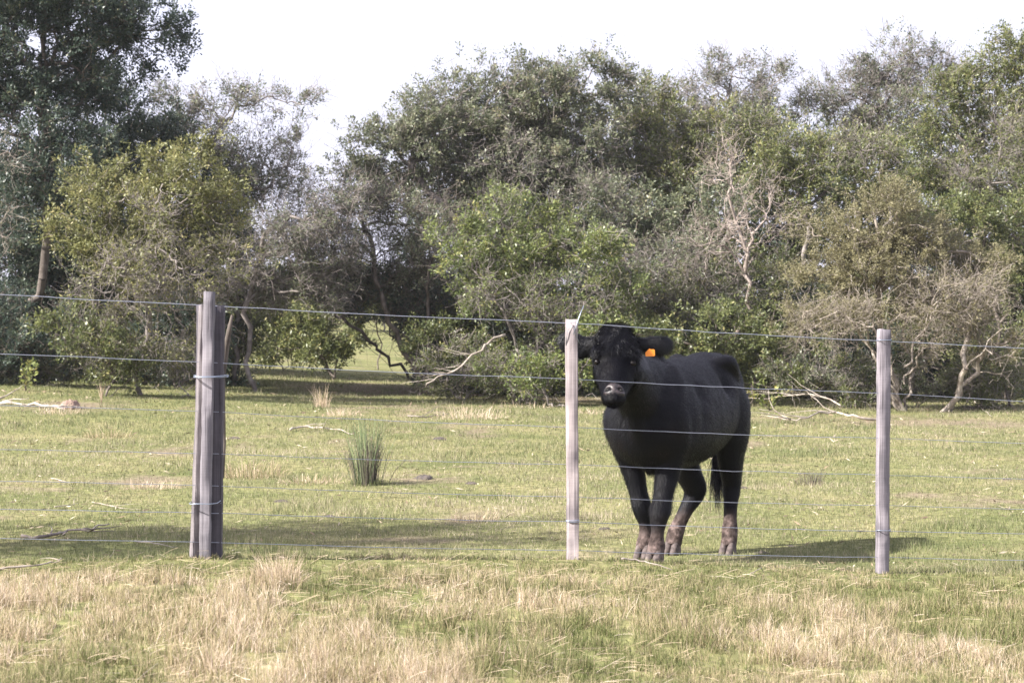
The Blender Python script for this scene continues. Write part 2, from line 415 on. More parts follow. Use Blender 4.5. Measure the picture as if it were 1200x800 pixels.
tree_no = [0]; DENS = .66
def tree(name, label, cat, basepx, d, lobes, leaf='mid', bark='bark', per=22, size=.055, spacing=.21, trunk_r=1., stems=1, keep=1.,
         up=.5, aspect=.42, shoot=.24, depth=.8, group=None, fill=.35, dead=None, twigs=0, tip_r=.0035, wig=.075, deadbark='bark_grey', tshift=0., basez=None):
    tree_no[0] += 1; sd = tree_no[0] * 13
    b = P(basepx, 400, d); z = float(gz(b[0], d)) - .03; base = np.array([b[0], d, z])
    g = np.random.default_rng(sd)
    L = []
    for l in lobes:
        px, py, rx, ry = l[:4]; dd = l[4] if len(l) > 4 else g.uniform(-.3, .3)
        c = P(px, py, d + dd); s = FPX / (d + dd) / 1.1; a, b2 = rx / s, ry / s
        L.append((c, (a, max(a, b2) * depth, b2)))
    root = empty(name, base); tag(root, label, cat, group)
    spacing *= DENS; per = int(per * 1.5)
    N, Pn, rad, tips, tl = grow(base, L, spacing, trunk_r, stems, seed=sd, fill=fill, tip_r=tip_r)
    V, F = wood_mesh(N, Pn, rad, wig=wig, seed=sd)
    if twigs:
        # fine bare twigs sprouting from the outer nodes
        T = N[tips]; n = len(T) * twigs; ci = np.repeat(np.arange(len(T)), twigs)
        out = T - np.array([l[0] for l in L])[tl]; out /= np.linalg.norm(out, axis=1)[:, None] + 1e-6
        dv = out[ci] * .7 + g.normal(0, .55, (n, 3)) + [0, 0, .25]; dv /= np.linalg.norm(dv, axis=1)[:, None]
        N2 = np.concatenate([T, T[ci] + dv * g.uniform(.12, .42, n)[:, None]]); P2 = np.concatenate([np.full(len(T), -1), ci])
        r2 = np.concatenate([np.full(len(T), .0045), np.full(n, .0028)])
        V2, F2 = wood_mesh(N2, P2, r2, wig=.16, seed=sd + 5, k=3)
        nq = len(V); V = np.vstack([V, V2]); F = np.vstack([F, F2 + nq])
    np_mesh('trunk', V, F, M[bark], root, smooth=True, origin=base)
    if leaf:
        V, F, t = leaf_mesh(N, tips, tl, L, per, size, shoot, sd, up, aspect, keep, tshift)
        np_mesh('crown', V, F, M[leaf], root, tint=t, origin=base)
    if dead:
        DL = []
        for l in dead:
            px, py, rx, ry = l[:4]; dd = l[4] if len(l) > 4 else -1.0
            c = P(px, py, d + dd); s = FPX / (d + dd); DL.append((c, (rx / s, max(rx, ry) / s * .5, ry / s)))
        LT = []
        for k, dl in enumerate(DL):
            st = N[int(np.argmin(np.linalg.norm(N - dl[0], axis=1) + 0))] if not len(dead[k]) > 6 else P(dead[k][5], dead[k][6], d + dead[k][4])
            N3, P3, r3, t3, _ = grow(st, [dl], .105, .62, 1, seed=sd + 40 + k, tip_r=.0038, fill=.26)
            V, F = wood_mesh(N3, P3, r3, wig=.09, seed=sd + 50 + k, k=4)
            n3 = len(t3) * 2; ci = np.repeat(t3, 2); dv = (N3[ci] - dl[0]); dv /= np.linalg.norm(dv, axis=1)[:, None] + 1e-6; dv = dv * .5 + g.normal(0, .6, (n3, 3)); dv /= np.linalg.norm(dv, axis=1)[:, None]
            NT = np.concatenate([N3[ci], N3[ci] + dv * g.uniform(.1, .38, n3)[:, None]]); PT = np.concatenate([np.full(n3, -1), np.arange(n3)])
            V2, F2 = wood_mesh(NT, PT, np.concatenate([np.full(n3, .0036), np.full(n3, .0022)]), wig=.12, seed=sd + 70 + k, k=3)
            V2, F2 = V2, F2 + len(V); V = np.vstack([V, V2]); F = np.vstack([F, F2])
            o = np_mesh('dead_branch', V, F, M[deadbark], root, smooth=True, origin=base)
            LT.append((N3, t3, dl))
        if leaf:
            VV = []; TT = []
            for N3, t3, dl in LT:
                V, F, t = leaf_mesh(N3, t3, np.zeros(len(t3), int), [dl], max(6, per // 3), size * .9, shoot, sd + 9, up, aspect, .55, tshift); VV.append(V); TT.append(t)
            V = np.vstack(VV); np_mesh('sparse_foliage', V, np.arange(len(V)).reshape(-1, 4), M[leaf], root, tint=np.concatenate(TT), origin=base)
    return root

FR = 'trees of the thicket behind the pasture'
# --- left side
tree('evergreen_tree', 'tallest dark evergreen at the far left, its crown cut by the frame top', 'tree', 20, 34.5,
     [(40, 60, 80, 60), (110, 20, 75, 45), (170, 30, 50, 48), (60, -20, 90, 45), (20, 150, 60, 60), (110, 90, 60, 35), (-40, 60, 70, 80), (60, 200, 70, 60)],
     'dark', 'bark', group=FR, keep=.95, size=.06, trunk_r=1.1, dead=[(5, 175, 34, 34, -1.3), (5, 265, 26, 30, -1.3)], deadbark='bark_pale')
tree('evergreen_tree', 'dark green broadleaf tree behind the olive one at left', 'tree', 90, 37,
     [(110, 140, 70, 50), (60, 250, 90, 70), (170, 180, 60, 55), (20, 330, 70, 70), (110, 330, 80, 60), (200, 300, 70, 70), (270, 240, 40, 60)],
     'dark', 'bark', group=FR, size=.06)
tree('olive_shrub_tree', 'yellowish olive bushy tree with dead twigs hanging low, left of the tall split post', 'tree', 165, 32.5,
     [(110, 235, 50, 52), (175, 225, 48, 42), (235, 205, 55, 45), (262, 250, 38, 45), (150, 290, 62, 42), (220, 285, 52, 36), (95, 290, 40, 35)],
     'olive', 'bark_grey', group=FR, dead=[(125, 330, 60, 60, -1.1), (215, 315, 75, 38, -1.1), (200, 375, 60, 55, -.8), (110, 390, 40, 45, -.8), (270, 300, 50, 30, -.8), (180, 260, 45, 40, -1.3)], size=.055, tshift=.05)
tree('airy_tree', 'airy half bare tree whose thin crown stands against the sky left of the opening', 'tree', 275, 37,
     [(210, 125, 45, 30), (270, 130, 50, 38), (330, 125, 38, 28), (300, 185, 50, 45), (345, 200, 28, 50), (240, 180, 50, 40)],
     'greygreen', 'bark_grey', group=FR, keep=.55, per=16, size=.05, twigs=3, fill=.3)
tree('bare_shrub', 'grey leafless twiggy shrub arching over the opening in the thicket', 'shrub', 300, 35.2,
     [(345, 250, 42, 50), (335, 310, 50, 42), (385, 310, 40, 50), (400, 250, 32, 45), (300, 330, 40, 30)],
     'greygreen', 'bark_grey', group=FR, keep=.6, per=14, size=.045, twigs=3, spacing=.19, fill=.4, stems=2)
for (bx, dd, lb, lf, lab) in [
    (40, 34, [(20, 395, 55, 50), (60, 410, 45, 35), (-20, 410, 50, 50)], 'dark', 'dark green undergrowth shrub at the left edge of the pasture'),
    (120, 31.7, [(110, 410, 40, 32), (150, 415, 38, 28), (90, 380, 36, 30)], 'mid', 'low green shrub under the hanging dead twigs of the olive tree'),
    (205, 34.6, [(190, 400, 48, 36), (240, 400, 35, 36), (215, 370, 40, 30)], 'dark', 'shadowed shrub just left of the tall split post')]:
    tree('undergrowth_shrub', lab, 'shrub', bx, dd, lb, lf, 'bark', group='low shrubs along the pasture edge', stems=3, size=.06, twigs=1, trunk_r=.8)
# --- opening
tree('round_bush', 'small rounded dark bush tree standing in the opening of the thicket', 'bush', 390, 41.5,
     [(350, 388, 40, 26), (395, 383, 34, 26), (325, 405, 30, 20), (400, 405, 24, 18), (368, 414, 34, 18)], 'mid', 'bark', size=.07, per=28, tshift=.1)
tree('far_tree', 'pale sunlit tree far beyond the opening, left of the round bush', 'tree', 295, 78,
     [(285, 345, 40, 22), (330, 340, 40, 24), (265, 365, 25, 14)], 'olive', 'bark_grey', size=.13, spacing=.4, per=18, shoot=.5, group='far trees beyond the opening')
tree('far_tree', 'pale tree far beyond the opening, right of the round bush', 'tree', 450, 80,
     [(430, 340, 40, 26), (480, 345, 45, 26), (520, 350, 40, 26), (390, 335, 30, 25)], 'greygreen', 'bark_grey', size=.13, spacing=.4, per=18, shoot=.5, group='far trees beyond the opening')
# --- centre
tree('dome_tree', 'large grey green dome shaped tree, highest against the sky in the middle', 'tree', 600, 38,
     [(455, 175, 48, 42), (510, 150, 55, 50), (575, 125, 55, 50), (640, 105, 55, 45), (700, 105, 42, 42), (430, 220, 42, 42), (520, 220, 65, 48), (600, 190, 62, 55), (680, 170, 62, 52), (610, 250, 70, 40)],
     'greygreen', 'bark_grey', group=FR, twigs=2, size=.058, trunk_r=1.3, tshift=.08, dead=[(600, 200, 50, 40, -1.4), (700, 240, 60, 40, -1.6)], per=24)
tree('arching_tree', 'fine leaved grey tree leaning over the right side of the opening on arching dark stems', 'tree', 492, 36,
     [(420, 245, 48, 36), (480, 250, 50, 34), (400, 285, 38, 32), (455, 300, 52, 38), (510, 300, 45, 34)],
     'greygreen', 'bark', group=FR, size=.04, per=22, twigs=3, keep=.72, stems=3, trunk_r=1.3)
tree('arching_shrub', 'dark leafless tangle of stems beside the opening, under the arching tree', 'shrub', 500, 36.6,
     [(440, 345, 50, 35), (500, 350, 50, 40), (400, 330, 30, 25)], 'dark', 'bark', group=FR, keep=.75, per=20, twigs=3, stems=3)
tree('bright_shrub_tree', 'brightest yellow green shrub left of the middle stake, twiggy below', 'tree', 600, 34.3,
     [(540, 290, 40, 34), (590, 265, 44, 40), (640, 275, 42, 45), (690, 290, 42, 38), (610, 310, 60, 30), (735, 315, 36, 30), (575, 350, 40, 26), (665, 360, 44, 28), (720, 365, 36, 30)],
     'bright', 'bark_grey', group=FR, trunk_r=.75, size=.055, stems=4, dead=[(600, 350, 55, 34, -.7), (680, 350, 48, 36, -.7), (640, 395, 50, 42, -.6), (560, 335, 40, 28, -.8)], twigs=1, tshift=.05)
tree('low_green_shrub', 'leafy green shrub right behind the top of the middle stake', 'shrub', 655, 33.2,
     [(650, 420, 38, 32), (685, 425, 32, 30), (630, 445, 26, 20), (700, 395, 30, 28)], 'bright', 'bark_grey', stems=3, size=.055, group='low shrubs along the pasture edge')
tree('low_green_shrub', 'dark low shrub in shade between opening and middle stake', 'shrub', 545, 35.2,
     [(520, 405, 36, 26), (560, 415, 40, 30), (590, 425, 30, 25)], 'mid', 'bark', stems=3, size=.055, group='low shrubs along the pasture edge')
# --- right of centre
tree('airy_tree', 'sparse grey crown against the sky, above and behind the cow', 'tree', 850, 41,
     [(860, 95, 42, 38), (900, 100, 32, 36), (830, 110, 36, 34), (790, 130, 40, 36)], 'greygreen', 'bark_grey', group=FR, keep=.5, per=15, twigs=3, size=.055)
tree('thicket_tree', 'mid green tree between the dome tree and the pinkish bare one', 'tree', 770, 38.5,
     [(750, 130, 40, 40), (790, 165, 55, 42), (840, 165, 50, 40), (740, 200, 50, 45), (890, 160, 45, 38), (800, 220, 60, 45)], 'mid', 'bark_grey', group=FR, tshift=.15, twigs=2)
tree('thicket_tree', 'dull green tree above the cow with grey dead twigs in its lower half', 'tree', 790, 36,
     [(730, 255, 45, 40), (780, 270, 45, 40), (720, 300, 40, 30), (840, 240, 40, 50), (770, 320, 50, 35)], 'greygreen', 'bark', group=FR, dead=[(790, 300, 60, 40, -1.1), (740, 340, 60, 40, -1.1), (820, 350, 55, 40, -1.1)], keep=.85, tshift=.05)
tree('bare_pink_tree', 'leafless pinkish tree fanning upward above the cow and right of its head', 'tree', 815, 34.6,
     [(860, 235, 48, 50), (900, 250, 36, 40), (830, 290, 40, 40), (875, 290, 40, 35)], None, 'pinkish', group=FR, twigs=2, spacing=.27, fill=.35, stems=2, wig=.07, trunk_r=1.3)
tree('low_dark_shrub', 'dark glossy shrub just behind the cow and its rump', 'shrub', 870, 34,
     [(840, 385, 45, 30), (890, 395, 42, 36), (930, 420, 36, 32), (800, 400, 40, 34), (760, 400, 40, 36), (890, 440, 40, 24)], 'mid', 'bark', stems=3, size=.06, group='low shrubs along the pasture edge')
tree('twiggy_shrub', 'grey twiggy half bare shrub over the back of the cow', 'shrub', 850, 35,
     [(840, 335, 45, 35), (890, 340, 40, 36), (930, 340, 35, 40), (790, 350, 40, 30)], 'mid', 'bark_grey', group=FR, twigs=2, keep=.85, stems=3)
# --- right
tree('airy_tree', 'tall sparse grey tree against the sky above the right stake', 'tree', 1040, 41.5,
     [(1040, 75, 48, 42), (990, 115, 45, 42), (1090, 95, 42, 40), (1040, 125, 55, 40), (960, 130, 30, 34)], 'greygreen', 'bark_grey', group=FR, keep=.5, per=16, twigs=3, size=.055)
tree('thicket_tree', 'green tree left of and behind the big brownish bush', 'tree', 950, 37.5,
     [(930, 190, 45, 38), (980, 200, 50, 42), (940, 240, 45, 38), (900, 210, 40, 45), (1030, 195, 45, 38)], 'mid', 'bark_grey', group=FR, tshift=.14, twigs=1, dead=[(1010, 165, 50, 30, -1.2)])
tree('thicket_tree', 'dense green tree reaching the sky at the right edge', 'tree', 1140, 38.5,
     [(1110, 125, 45, 40), (1160, 95, 42, 40), (1200, 75, 45, 45), (1190, 150, 50, 55), (1110, 185, 55, 45), (1170, 220, 60, 50), (1240, 120, 60, 80)], 'mid', 'bark_grey', group=FR, tshift=.12, twigs=1, dead=[(1175, 165, 40, 50, -1.3, ), (1130, 210, 40, 30, -1.3)])
tree('thicket_tree', 'darker green tree under the dense one, over the right of the brownish bush', 'tree', 1180, 35.5,
     [(1150, 265, 45, 38), (1200, 270, 45, 50), (1090, 245, 40, 32), (1210, 340, 45, 50)], 'mid', 'bark', group=FR)
tree('brownish_bush', 'big brownish olive bush with pale stems and dead branches behind the right stake', 'bush', 1052, 32.6,
     [(1030, 255, 52, 42), (975, 285, 45, 34), (1080, 285, 48, 40), (1025, 310, 60, 36), (1125, 300, 42, 36), (950, 315, 36, 26), (1160, 310, 34, 34), (1000, 355, 44, 28), (1100, 355, 50, 28), (940, 370, 34, 26)],
     'brown', 'bark_pale', group=FR, size=.036, per=34, spacing=.18, stems=6, aspect=.4, shoot=.2,
     dead=[(1010, 375, 75, 32, -.9, 1045, 440), (1110, 350, 70, 36, -.9, 1060, 430), (960, 385, 45, 42, -.6), (1080, 395, 55, 40, -.7, 1060, 450), (1160, 375, 45, 40, -.6)], deadbark='bark_pale', trunk_r=1.2)
tree('pale_stemmed_tree', 'small tree with a leaning whitish trunk right of the right stake', 'tree', 1103, 32.3,
     [(1130, 360, 42, 34), (1090, 350, 36, 30), (1165, 400, 34, 36)], 'brown', 'dead_wood', stems=2, keep=.6, trunk_r=2.2, twigs=2, group=FR)
tree('low_dark_shrub', 'shadowy low shrub between the cow and the right stake', 'shrub', 985, 35,
     [(960, 425, 34, 26), (1000, 430, 36, 24), (1030, 410, 34, 34)], 'dark', 'bark', stems=3, group='low shrubs along the pasture edge')
tree('low_dark_shrub', 'green low shrub at the right edge of the pasture', 'shrub', 1180, 34,
     [(1170, 430, 30, 28), (1205, 420, 36, 40), (1120, 430, 32, 30)], 'mid', 'bark', stems=3, group='low shrubs along the pasture edge')
tree('overhanging_shrub', 'dark shrub hanging low over the top of the opening', 'shrub', 500, 38.6, [(350, 335, 44, 26), (410, 338, 42, 30), (460, 352, 40, 28), (300, 345, 34, 26)], 'mid', 'bark', group=FR, stems=2, size=.06, twigs=1)
tree('overhanging_shrub', 'leafy shrub just left of the opening behind the split post', 'shrub', 262, 37.4, [(265, 370, 34, 34), (290, 345, 30, 28), (250, 415, 34, 28), (283, 400, 20, 22)], 'mid', 'bark', group=FR, stems=2, size=.06, twigs=1)
tree('overhanging_shrub', 'dark shrub in the shade right of the opening', 'shrub', 500, 38, [(500, 385, 34, 30), (520, 420, 34, 26), (478, 365, 26, 24)], 'dark', 'bark', group=FR, stems=3, size=.06, twigs=1)
# --- undergrowth closing the foot of the thicket
def belt(label, bx, d, lf, pts, **k):
    tree('undergrowth_shrub', label, 'shrub', bx, d, pts, lf, 'bark', group='undergrowth shrubs at the foot of the thicket', stems=4, trunk_r=.7, **k)
WH = ['at the left edge of the frame', 'below the tallest dark evergreen', 'behind the hanging dead twigs at left', 'behind the split post', 'just right of the opening', 'left of the leafy shrub by the middle stake', 'behind the middle stake',
      'behind the head of the cow', 'behind the back of the cow', 'just right of the cow rump', 'between the cow and the brownish bush', 'behind the right stake', 'behind the whitish trunk', 'near the right edge of the frame', 'at the very right edge of the frame']
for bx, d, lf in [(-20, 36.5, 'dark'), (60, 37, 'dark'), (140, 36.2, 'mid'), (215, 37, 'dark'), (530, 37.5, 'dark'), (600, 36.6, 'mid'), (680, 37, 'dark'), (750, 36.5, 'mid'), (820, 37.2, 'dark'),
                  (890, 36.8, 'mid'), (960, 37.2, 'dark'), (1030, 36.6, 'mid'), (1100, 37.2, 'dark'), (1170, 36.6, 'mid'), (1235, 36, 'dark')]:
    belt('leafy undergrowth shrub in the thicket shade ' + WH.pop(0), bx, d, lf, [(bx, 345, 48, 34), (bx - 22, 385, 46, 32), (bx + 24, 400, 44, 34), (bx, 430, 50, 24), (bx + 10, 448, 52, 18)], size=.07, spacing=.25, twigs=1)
FL = ['right of the opening under the dead bough', 'left of the leafy shrub by the middle stake', 'beside the foot of the brownish bush', 'between the right stake and the whitish trunk', 'right of the whitish trunk', 'left of the brownish bush in shade', 'at the far left under the tall evergreen', 'below the olive tree, right side']
for bx, d, lf, pts in [(545, 34.6, 'mid', [(520, 425, 34, 22), (560, 432, 38, 22), (540, 448, 44, 16)]), (610, 33.9, 'bright', [(585, 430, 30, 24), (622, 440, 34, 22), (605, 455, 40, 15)]),
                       (1010, 33.6, 'mid', [(990, 440, 34, 22), (1025, 450, 34, 18), (1000, 462, 40, 12)]), (1075, 33.4, 'greygreen', [(1070, 430, 30, 26), (1090, 450, 32, 18)]),
                       (1150, 33.2, 'mid', [(1140, 425, 34, 26), (1175, 440, 36, 24), (1155, 460, 44, 14)]), (945, 33.8, 'greygreen', [(930, 440, 30, 20), (960, 450, 34, 18)]),
                       (20, 34, 'mid', [(0, 415, 36, 26), (45, 425, 36, 20), (80, 420, 34, 22)]), (215, 32.6, 'mid', [(190, 425, 32, 20), (222, 415, 28, 26)])]:
    tree('scrub_shrub', 'small leafy scrub shrub touching the grass ' + FL.pop(0), 'shrub', bx, d, pts, lf, 'bark_grey', group='scrub touching the grass along the thicket', stems=4, trunk_r=.7, size=.045, spacing=.2, per=22, twigs=3, shoot=.2)
for bx, d in [(330, 44), (440, 47)]:
    belt('leafy bush beyond the opening, ' + ('right of the round bush' if bx > 400 else 'left behind the round bush'), bx, d, 'mid', [(bx, 350, 40, 18), (bx - 22, 362, 30, 16), (bx + 20, 360, 30, 16)] if bx > 400 else [(bx, 375, 36, 22), (bx - 20, 392, 28, 22), (bx + 24, 395, 30, 22)], size=.08, spacing=.25, tshift=.1)
# --- the wood further back
back = [(30, 'dark'), (130, 'dark'), (225, 'mid'), (560, 'dark'), (650, 'mid'), (740, 'dark'), (830, 'mid'), (920, 'dark'), (1010, 'mid'), (1100, 'dark'), (1190, 'mid')]
BK = ['the tallest dark evergreen', 'the olive tree', 'the airy tree at left', 'the left part of the dome tree', 'the right part of the dome tree', 'the gap beside the dome tree', 'the bare pinkish tree', 'the green tree left of the brownish bush', 'the brownish bush', 'the whitish trunk', 'the green tree at the right edge']
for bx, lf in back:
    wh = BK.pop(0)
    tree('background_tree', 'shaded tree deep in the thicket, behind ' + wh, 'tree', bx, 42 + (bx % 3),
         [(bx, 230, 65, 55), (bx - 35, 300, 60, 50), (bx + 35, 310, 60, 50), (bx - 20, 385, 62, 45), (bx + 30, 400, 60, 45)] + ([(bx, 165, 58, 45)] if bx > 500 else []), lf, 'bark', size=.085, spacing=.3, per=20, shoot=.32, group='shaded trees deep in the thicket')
# a tree just outside the left edge: its shadow lies across the pasture
for bx, lf in [(180, 'mid'), (235, 'greygreen'), (350, 'mid'), (400, 'olive'), (540, 'mid'), (620, 'greygreen')]:
    tree('far_tree', 'distant tree of the far tree line beyond the pasture', 'tree', bx, 95, [(bx, 330, 36, 22), (bx - 20, 350, 34, 18), (bx + 20, 352, 34, 16)], lf, 'bark_grey', size=.16, spacing=.5, per=16, shoot=.6, group='trees of the far tree line')
tree('evergreen_tree', 'evergreen beyond the left edge of the frame, shading the pasture', 'tree', -960, 12.8,
     [(-1040, -300, 260, 200), (-820, -200, 260, 200), (-880, -430, 260, 160), (-720, -60, 200, 120), (-640, -300, 170, 120)], 'mid', 'bark', size=.075, spacing=.33, per=12, keep=.6, shoot=.3, group=None, trunk_r=1.5)


# ------------------------------------------------------------------ fence
def wood_mat():
    m, nt, b = new_mat('weathered_sawn_wood')
    tc = nt.nodes.new('ShaderNodeTexCoord')
    mp = nt.nodes.new('ShaderNodeMapping'); mp.inputs['Scale'].default_value = (110, 110, 2.2); nt.links.new(tc.outputs['Object'], mp.inputs[0])
    n = nt.nodes.new('ShaderNodeTexNoise'); n.inputs['Scale'].default_value = 1.; n.inputs['Detail'].default_value = 7; nt.links.new(mp.outputs[0], n.inputs[0])
    mp2 = nt.nodes.new('ShaderNodeMapping'); mp2.inputs['Scale'].default_value = (14, 14, 160); nt.links.new(tc.outputs['Object'], mp2.inputs[0])
    n2 = nt.nodes.new('ShaderNodeTexNoise'); n2.inputs['Scale'].default_value = 1.; n2.inputs['Detail'].default_value = 2; nt.links.new(mp2.outputs[0], n2.inputs[0])
    n3 = nt.nodes.new('ShaderNodeTexNoise'); n3.inputs['Scale'].default_value = 5.; n3.inputs['Detail'].default_value = 4; nt.links.new(tc.outputs['Object'], n3.inputs[0])
    oi = nt.nodes.new('ShaderNodeAttribute'); oi.attribute_type = 'OBJECT'; oi.attribute_name = 'tone'
    r = ramp(nt, n.outputs[0], [(.28, (.12, .11, .112)), (.42, (.28, .265, .265)), (.55, (.33, .31, .31)), (.75, (.42, .40, .40))])
    r2 = ramp(nt, n2.outputs[0], [(.35, (.94, .94, .94)), (.65, (1.03, 1.03, 1.03))])
    r3 = ramp(nt, n3.outputs[0], [(.3, (.45, .45, .47)), (.48, (.95, .94, .93)), (.7, (1.15, 1.13, 1.1))])
    a = nt.nodes.new('ShaderNodeMixRGB'); a.blend_type = 'MULTIPLY'; a.inputs[0].default_value = 1
    c = nt.nodes.new('ShaderNodeMixRGB'); c.blend_type = 'MULTIPLY'; c.inputs[0].default_value = 1
    e = nt.nodes.new('ShaderNodeMixRGB'); e.blend_type = 'MULTIPLY'; e.inputs[0].default_value = 1
    nt.links.new(r.outputs[0], a.inputs[1]); nt.links.new(r2.outputs[0], a.inputs[2])
    nt.links.new(a.outputs[0], c.inputs[1]); nt.links.new(r3.outputs[0], c.inputs[2])
    nt.links.new(c.outputs[0], e.inputs[1]); nt.links.new(oi.outputs['Color'], e.inputs[2])
    nt.links.new(e.outputs[0], b.inputs['Base Color']); b.inputs['Roughness'].default_value = .85
    b.inputs['Specular IOR Level'].default_value = .25
    ad = nt.nodes.new('ShaderNodeMath'); nt.links.new(n.outputs[0], ad.inputs[0]); nt.links.new(n2.outputs[0], ad.inputs[1])
    bp = nt.nodes.new('ShaderNodeBump'); bp.inputs['Strength'].default_value = .8; bp.inputs['Distance'].default_value = .004
    nt.links.new(n.outputs[0], bp.inputs['Height']); nt.links.new(bp.outputs[0], b.inputs['Normal'])
    return m
M['wood'] = wood_mat()
def metal(name, col, rough=.45):
    m, nt, b = new_mat(name); b.inputs['Base Color'].default_value = (*col, 1); b.inputs['Metallic'].default_value = .8; b.inputs['Roughness'].default_value = rough; return m
M['wire'] = metal('galvanised_wire', (.42, .44, .52), .5)
M['tie'] = metal('tie_wire', (.35, .40, .50), .45)

def board(name, bottom, top, wx, wy, yaw, parent, tone=(1, 1, 1), seed=0, cham=.03, notch=0):
    """sawn board between two points: octagonal section (worn edges), slightly uneven, rough top"""
    g = np.random.default_rng(seed); bottom = np.array(bottom, float); top = np.array(top, float)
    n = 26; c = min(wx, wy) * cham
    sec = np.array([(-wx / 2 + c, -wy / 2), (wx / 2 - c, -wy / 2), (wx / 2, -wy / 2 + c), (wx / 2, wy / 2 - c), (wx / 2 - c, wy / 2), (-wx / 2 + c, wy / 2), (-wx / 2, wy / 2 - c), (-wx / 2, -wy / 2 + c)])
    ca, sa = math.cos(yaw), math.sin(yaw); V = []
    dr = np.cumsum(g.normal(0, .0007, (n + 1, 2)), 0)
    for i in range(n + 1):
        t = i / n; p = bottom + (top - bottom) * t; jit = g.normal(0, .0009, (8, 2))
        q = sec * (1 + g.normal(0, .006)) + jit + dr[i]
        z = np.zeros(8) + (g.normal(0, .002, 8) if i == n else 0)
        V.append(np.stack([p[0] + q[:, 0] * ca - q[:, 1] * sa, p[1] + q[:, 0] * sa + q[:, 1] * ca, p[2] + z], -1))
    V = np.vstack(V); F = []
    for i in range(n):
        for j in range(8): F.append((i * 8 + j, i * 8 + (j + 1) % 8, (i + 1) * 8 + (j + 1) % 8, (i + 1) * 8 + j))
    e = n * 8
    for a in ((0, 1, 2, 3), (0, 3, 4, 7), (4, 5, 6, 7)): F.append(tuple(e + k for k in a))
    o = np_mesh(name, V - bottom, F, M['wood'], parent); o.location = bottom - np.array(parent.location); o['tone'] = tone
    return o

D1, D2, D3 = 9.87, 10.6, 11.2
f0 = P(671, 655, D2); fence = empty('wire_fence', f0)
tag(fence, 'stock fence of seven plain wires strung on weathered grey wooden posts', 'fence')
# split post with the batten tied to it
b1 = P(238, 656, D1); post = board('post', P(243.5, 660, D1 + .055) - [0, 0, .05], P(247.5, 358, D1 + .055), .125, .085, R(2), fence, (.30, .29, .34), 1)
post['label'] = 'wide split old post'
sp = board('split_half', P(229, 656, D1 + .0) - [0, 0, .05], P(240, 357, D1 + .0), .050, .055, R(24), fence, (.56, .53, .56), 2)
sp['label'] = 'paler split half of the old post'
bt = board('batten', P(240, 653, D1 - .06) - [0, 0, .05], P(245.5, 342, D1 - .05), .046, .04, R(-6), fence, (.62, .61, .68), 3)
bt['label'] = 'square batten tied to the front of the old post'
# dark torn strip curling away behind
mb = MB(); mb.tube([P(262, 560, D1 + .14), P(263, 520, D1 + .16), P(262, 470, D1 + .16), P(261, 440, D1 + .17), P(264, 410, D1 + .18), P(269, 385, D1 + .18), P(272, 369, D1 + .18)], [.004, .007, .009, .014, .016, .013, .006], 5, seed=4)
st = mb.build('torn_strip', M['bark'], fence, False, origin=None); st.location = -np.array(fence.location)
p2 = board('post', P(671, 656, D2) - [0, 0, .05], P(671, 374.5, D2), .060, .05, R(1), fence, (.98, .90, .92), 5); p2['label'] = 'middle stake, pinkish grey square sawn timber'
p3 = board('post', P(1034, 673, D3) - [0, 0, .05], P(1036, 386, D3), .060, .055, R(8), fence, (.74, .71, .79), 6); p3['label'] = 'right stake, weathered sawn timber rotting at its foot'
# the next posts, outside the frame
XL, DL_, XR, DR_ = -260, 9.2, 1520, 11.95
for px, d, s in ((XL, DL_, 7), (XR, DR_, 8)):
    q = P(px, 400, d); board('post', [q[0], d, float(gz(q[0], d)) - .05], [q[0], d, float(gz(q[0], d)) + 1.22], .06, .055, R(5), fence, (1.1, 1.05, 1.05), s)
W0 = [345, 414, 474, 526, 563, 596, 630]; W1 = [358, 424.5, 482, 531, 568.5, 600.5, 635]
W2 = [378.5, 444, 500.5, 544, 582, 611, 644.5]; W3 = [399.5, 460.5, 513.5, 556, 592, 622.5, 652.5]; W4 = [408, 469.5, 519, 561, 596, 625, 656]
EXTL = [P(0, y, 9.46 ) for y in W0]
def sagline(a, b, n, sag):
    return [a + (b - a) * k / n - np.array([0, 0, sag]) * 4 * (k / n) * (1 - k / n) for k in range(n)]
for i in range(7):
    y1, y2, y3 = D1 - .002, D2, D3
    a1, a2, a3 = P(245, W1[i], y1), P(671, W2[i], y2), P(1036, W3[i], y3)
    dl = a1 - P(0, W0[i], 9.46); a0 = a1 - dl * ((a1[0] - P(XL, 400, DL_)[0]) / dl[0])
    dr = P(1200, W4[i], 11.47) - a3; a4 = a3 + dr * ((P(XR, 400, DR_)[0] - a3[0]) / dr[0])
    pts = sagline(a0, a1, 10, .002) + sagline(a1, a2, 14, .006) + sagline(a2, a3, 14, .006) + sagline(a3, a4, 10, .002) + [a4]
    pts = np.array(pts); pts[1:-1] += rng.normal(0, .0012, (len(pts) - 2, 3)) * [0, 0, 1]
    r = [.0020, .0017, .0015, .0014, .0014, .0016, .0016][i]
    mb = MB(); mb.tube(pts, r, 5); w = mb.build('wire', M['wire'], fence); w.location = -np.array(fence.location)
def tie(px, py, d, hw, hd, k=1, seed=0, parent=None):
    c = P(px, py, d); g = np.random.default_rng(seed); pts = []
    for j in range(14 * k + 1):
        a = j * 2 * math.pi / 14; s_ = lambda v: np.sign(v) * abs(v) ** .45
        pts.append(c + np.array([hw * s_(math.cos(a)), hd * s_(math.sin(a)), .012 * j / 14 / k + g.normal(0, .0012)]))
    mb = MB(); mb.tube(pts, .0019, 5); o = mb.build('wire_tie', M['tie'], fence); o.location = -np.array(fence.location)
tie(247.5, 442, D1 + .015, .072, .125, 2, 1); tie(241.5, 589.5, D1 + .015, .068, .125, 1, 2)
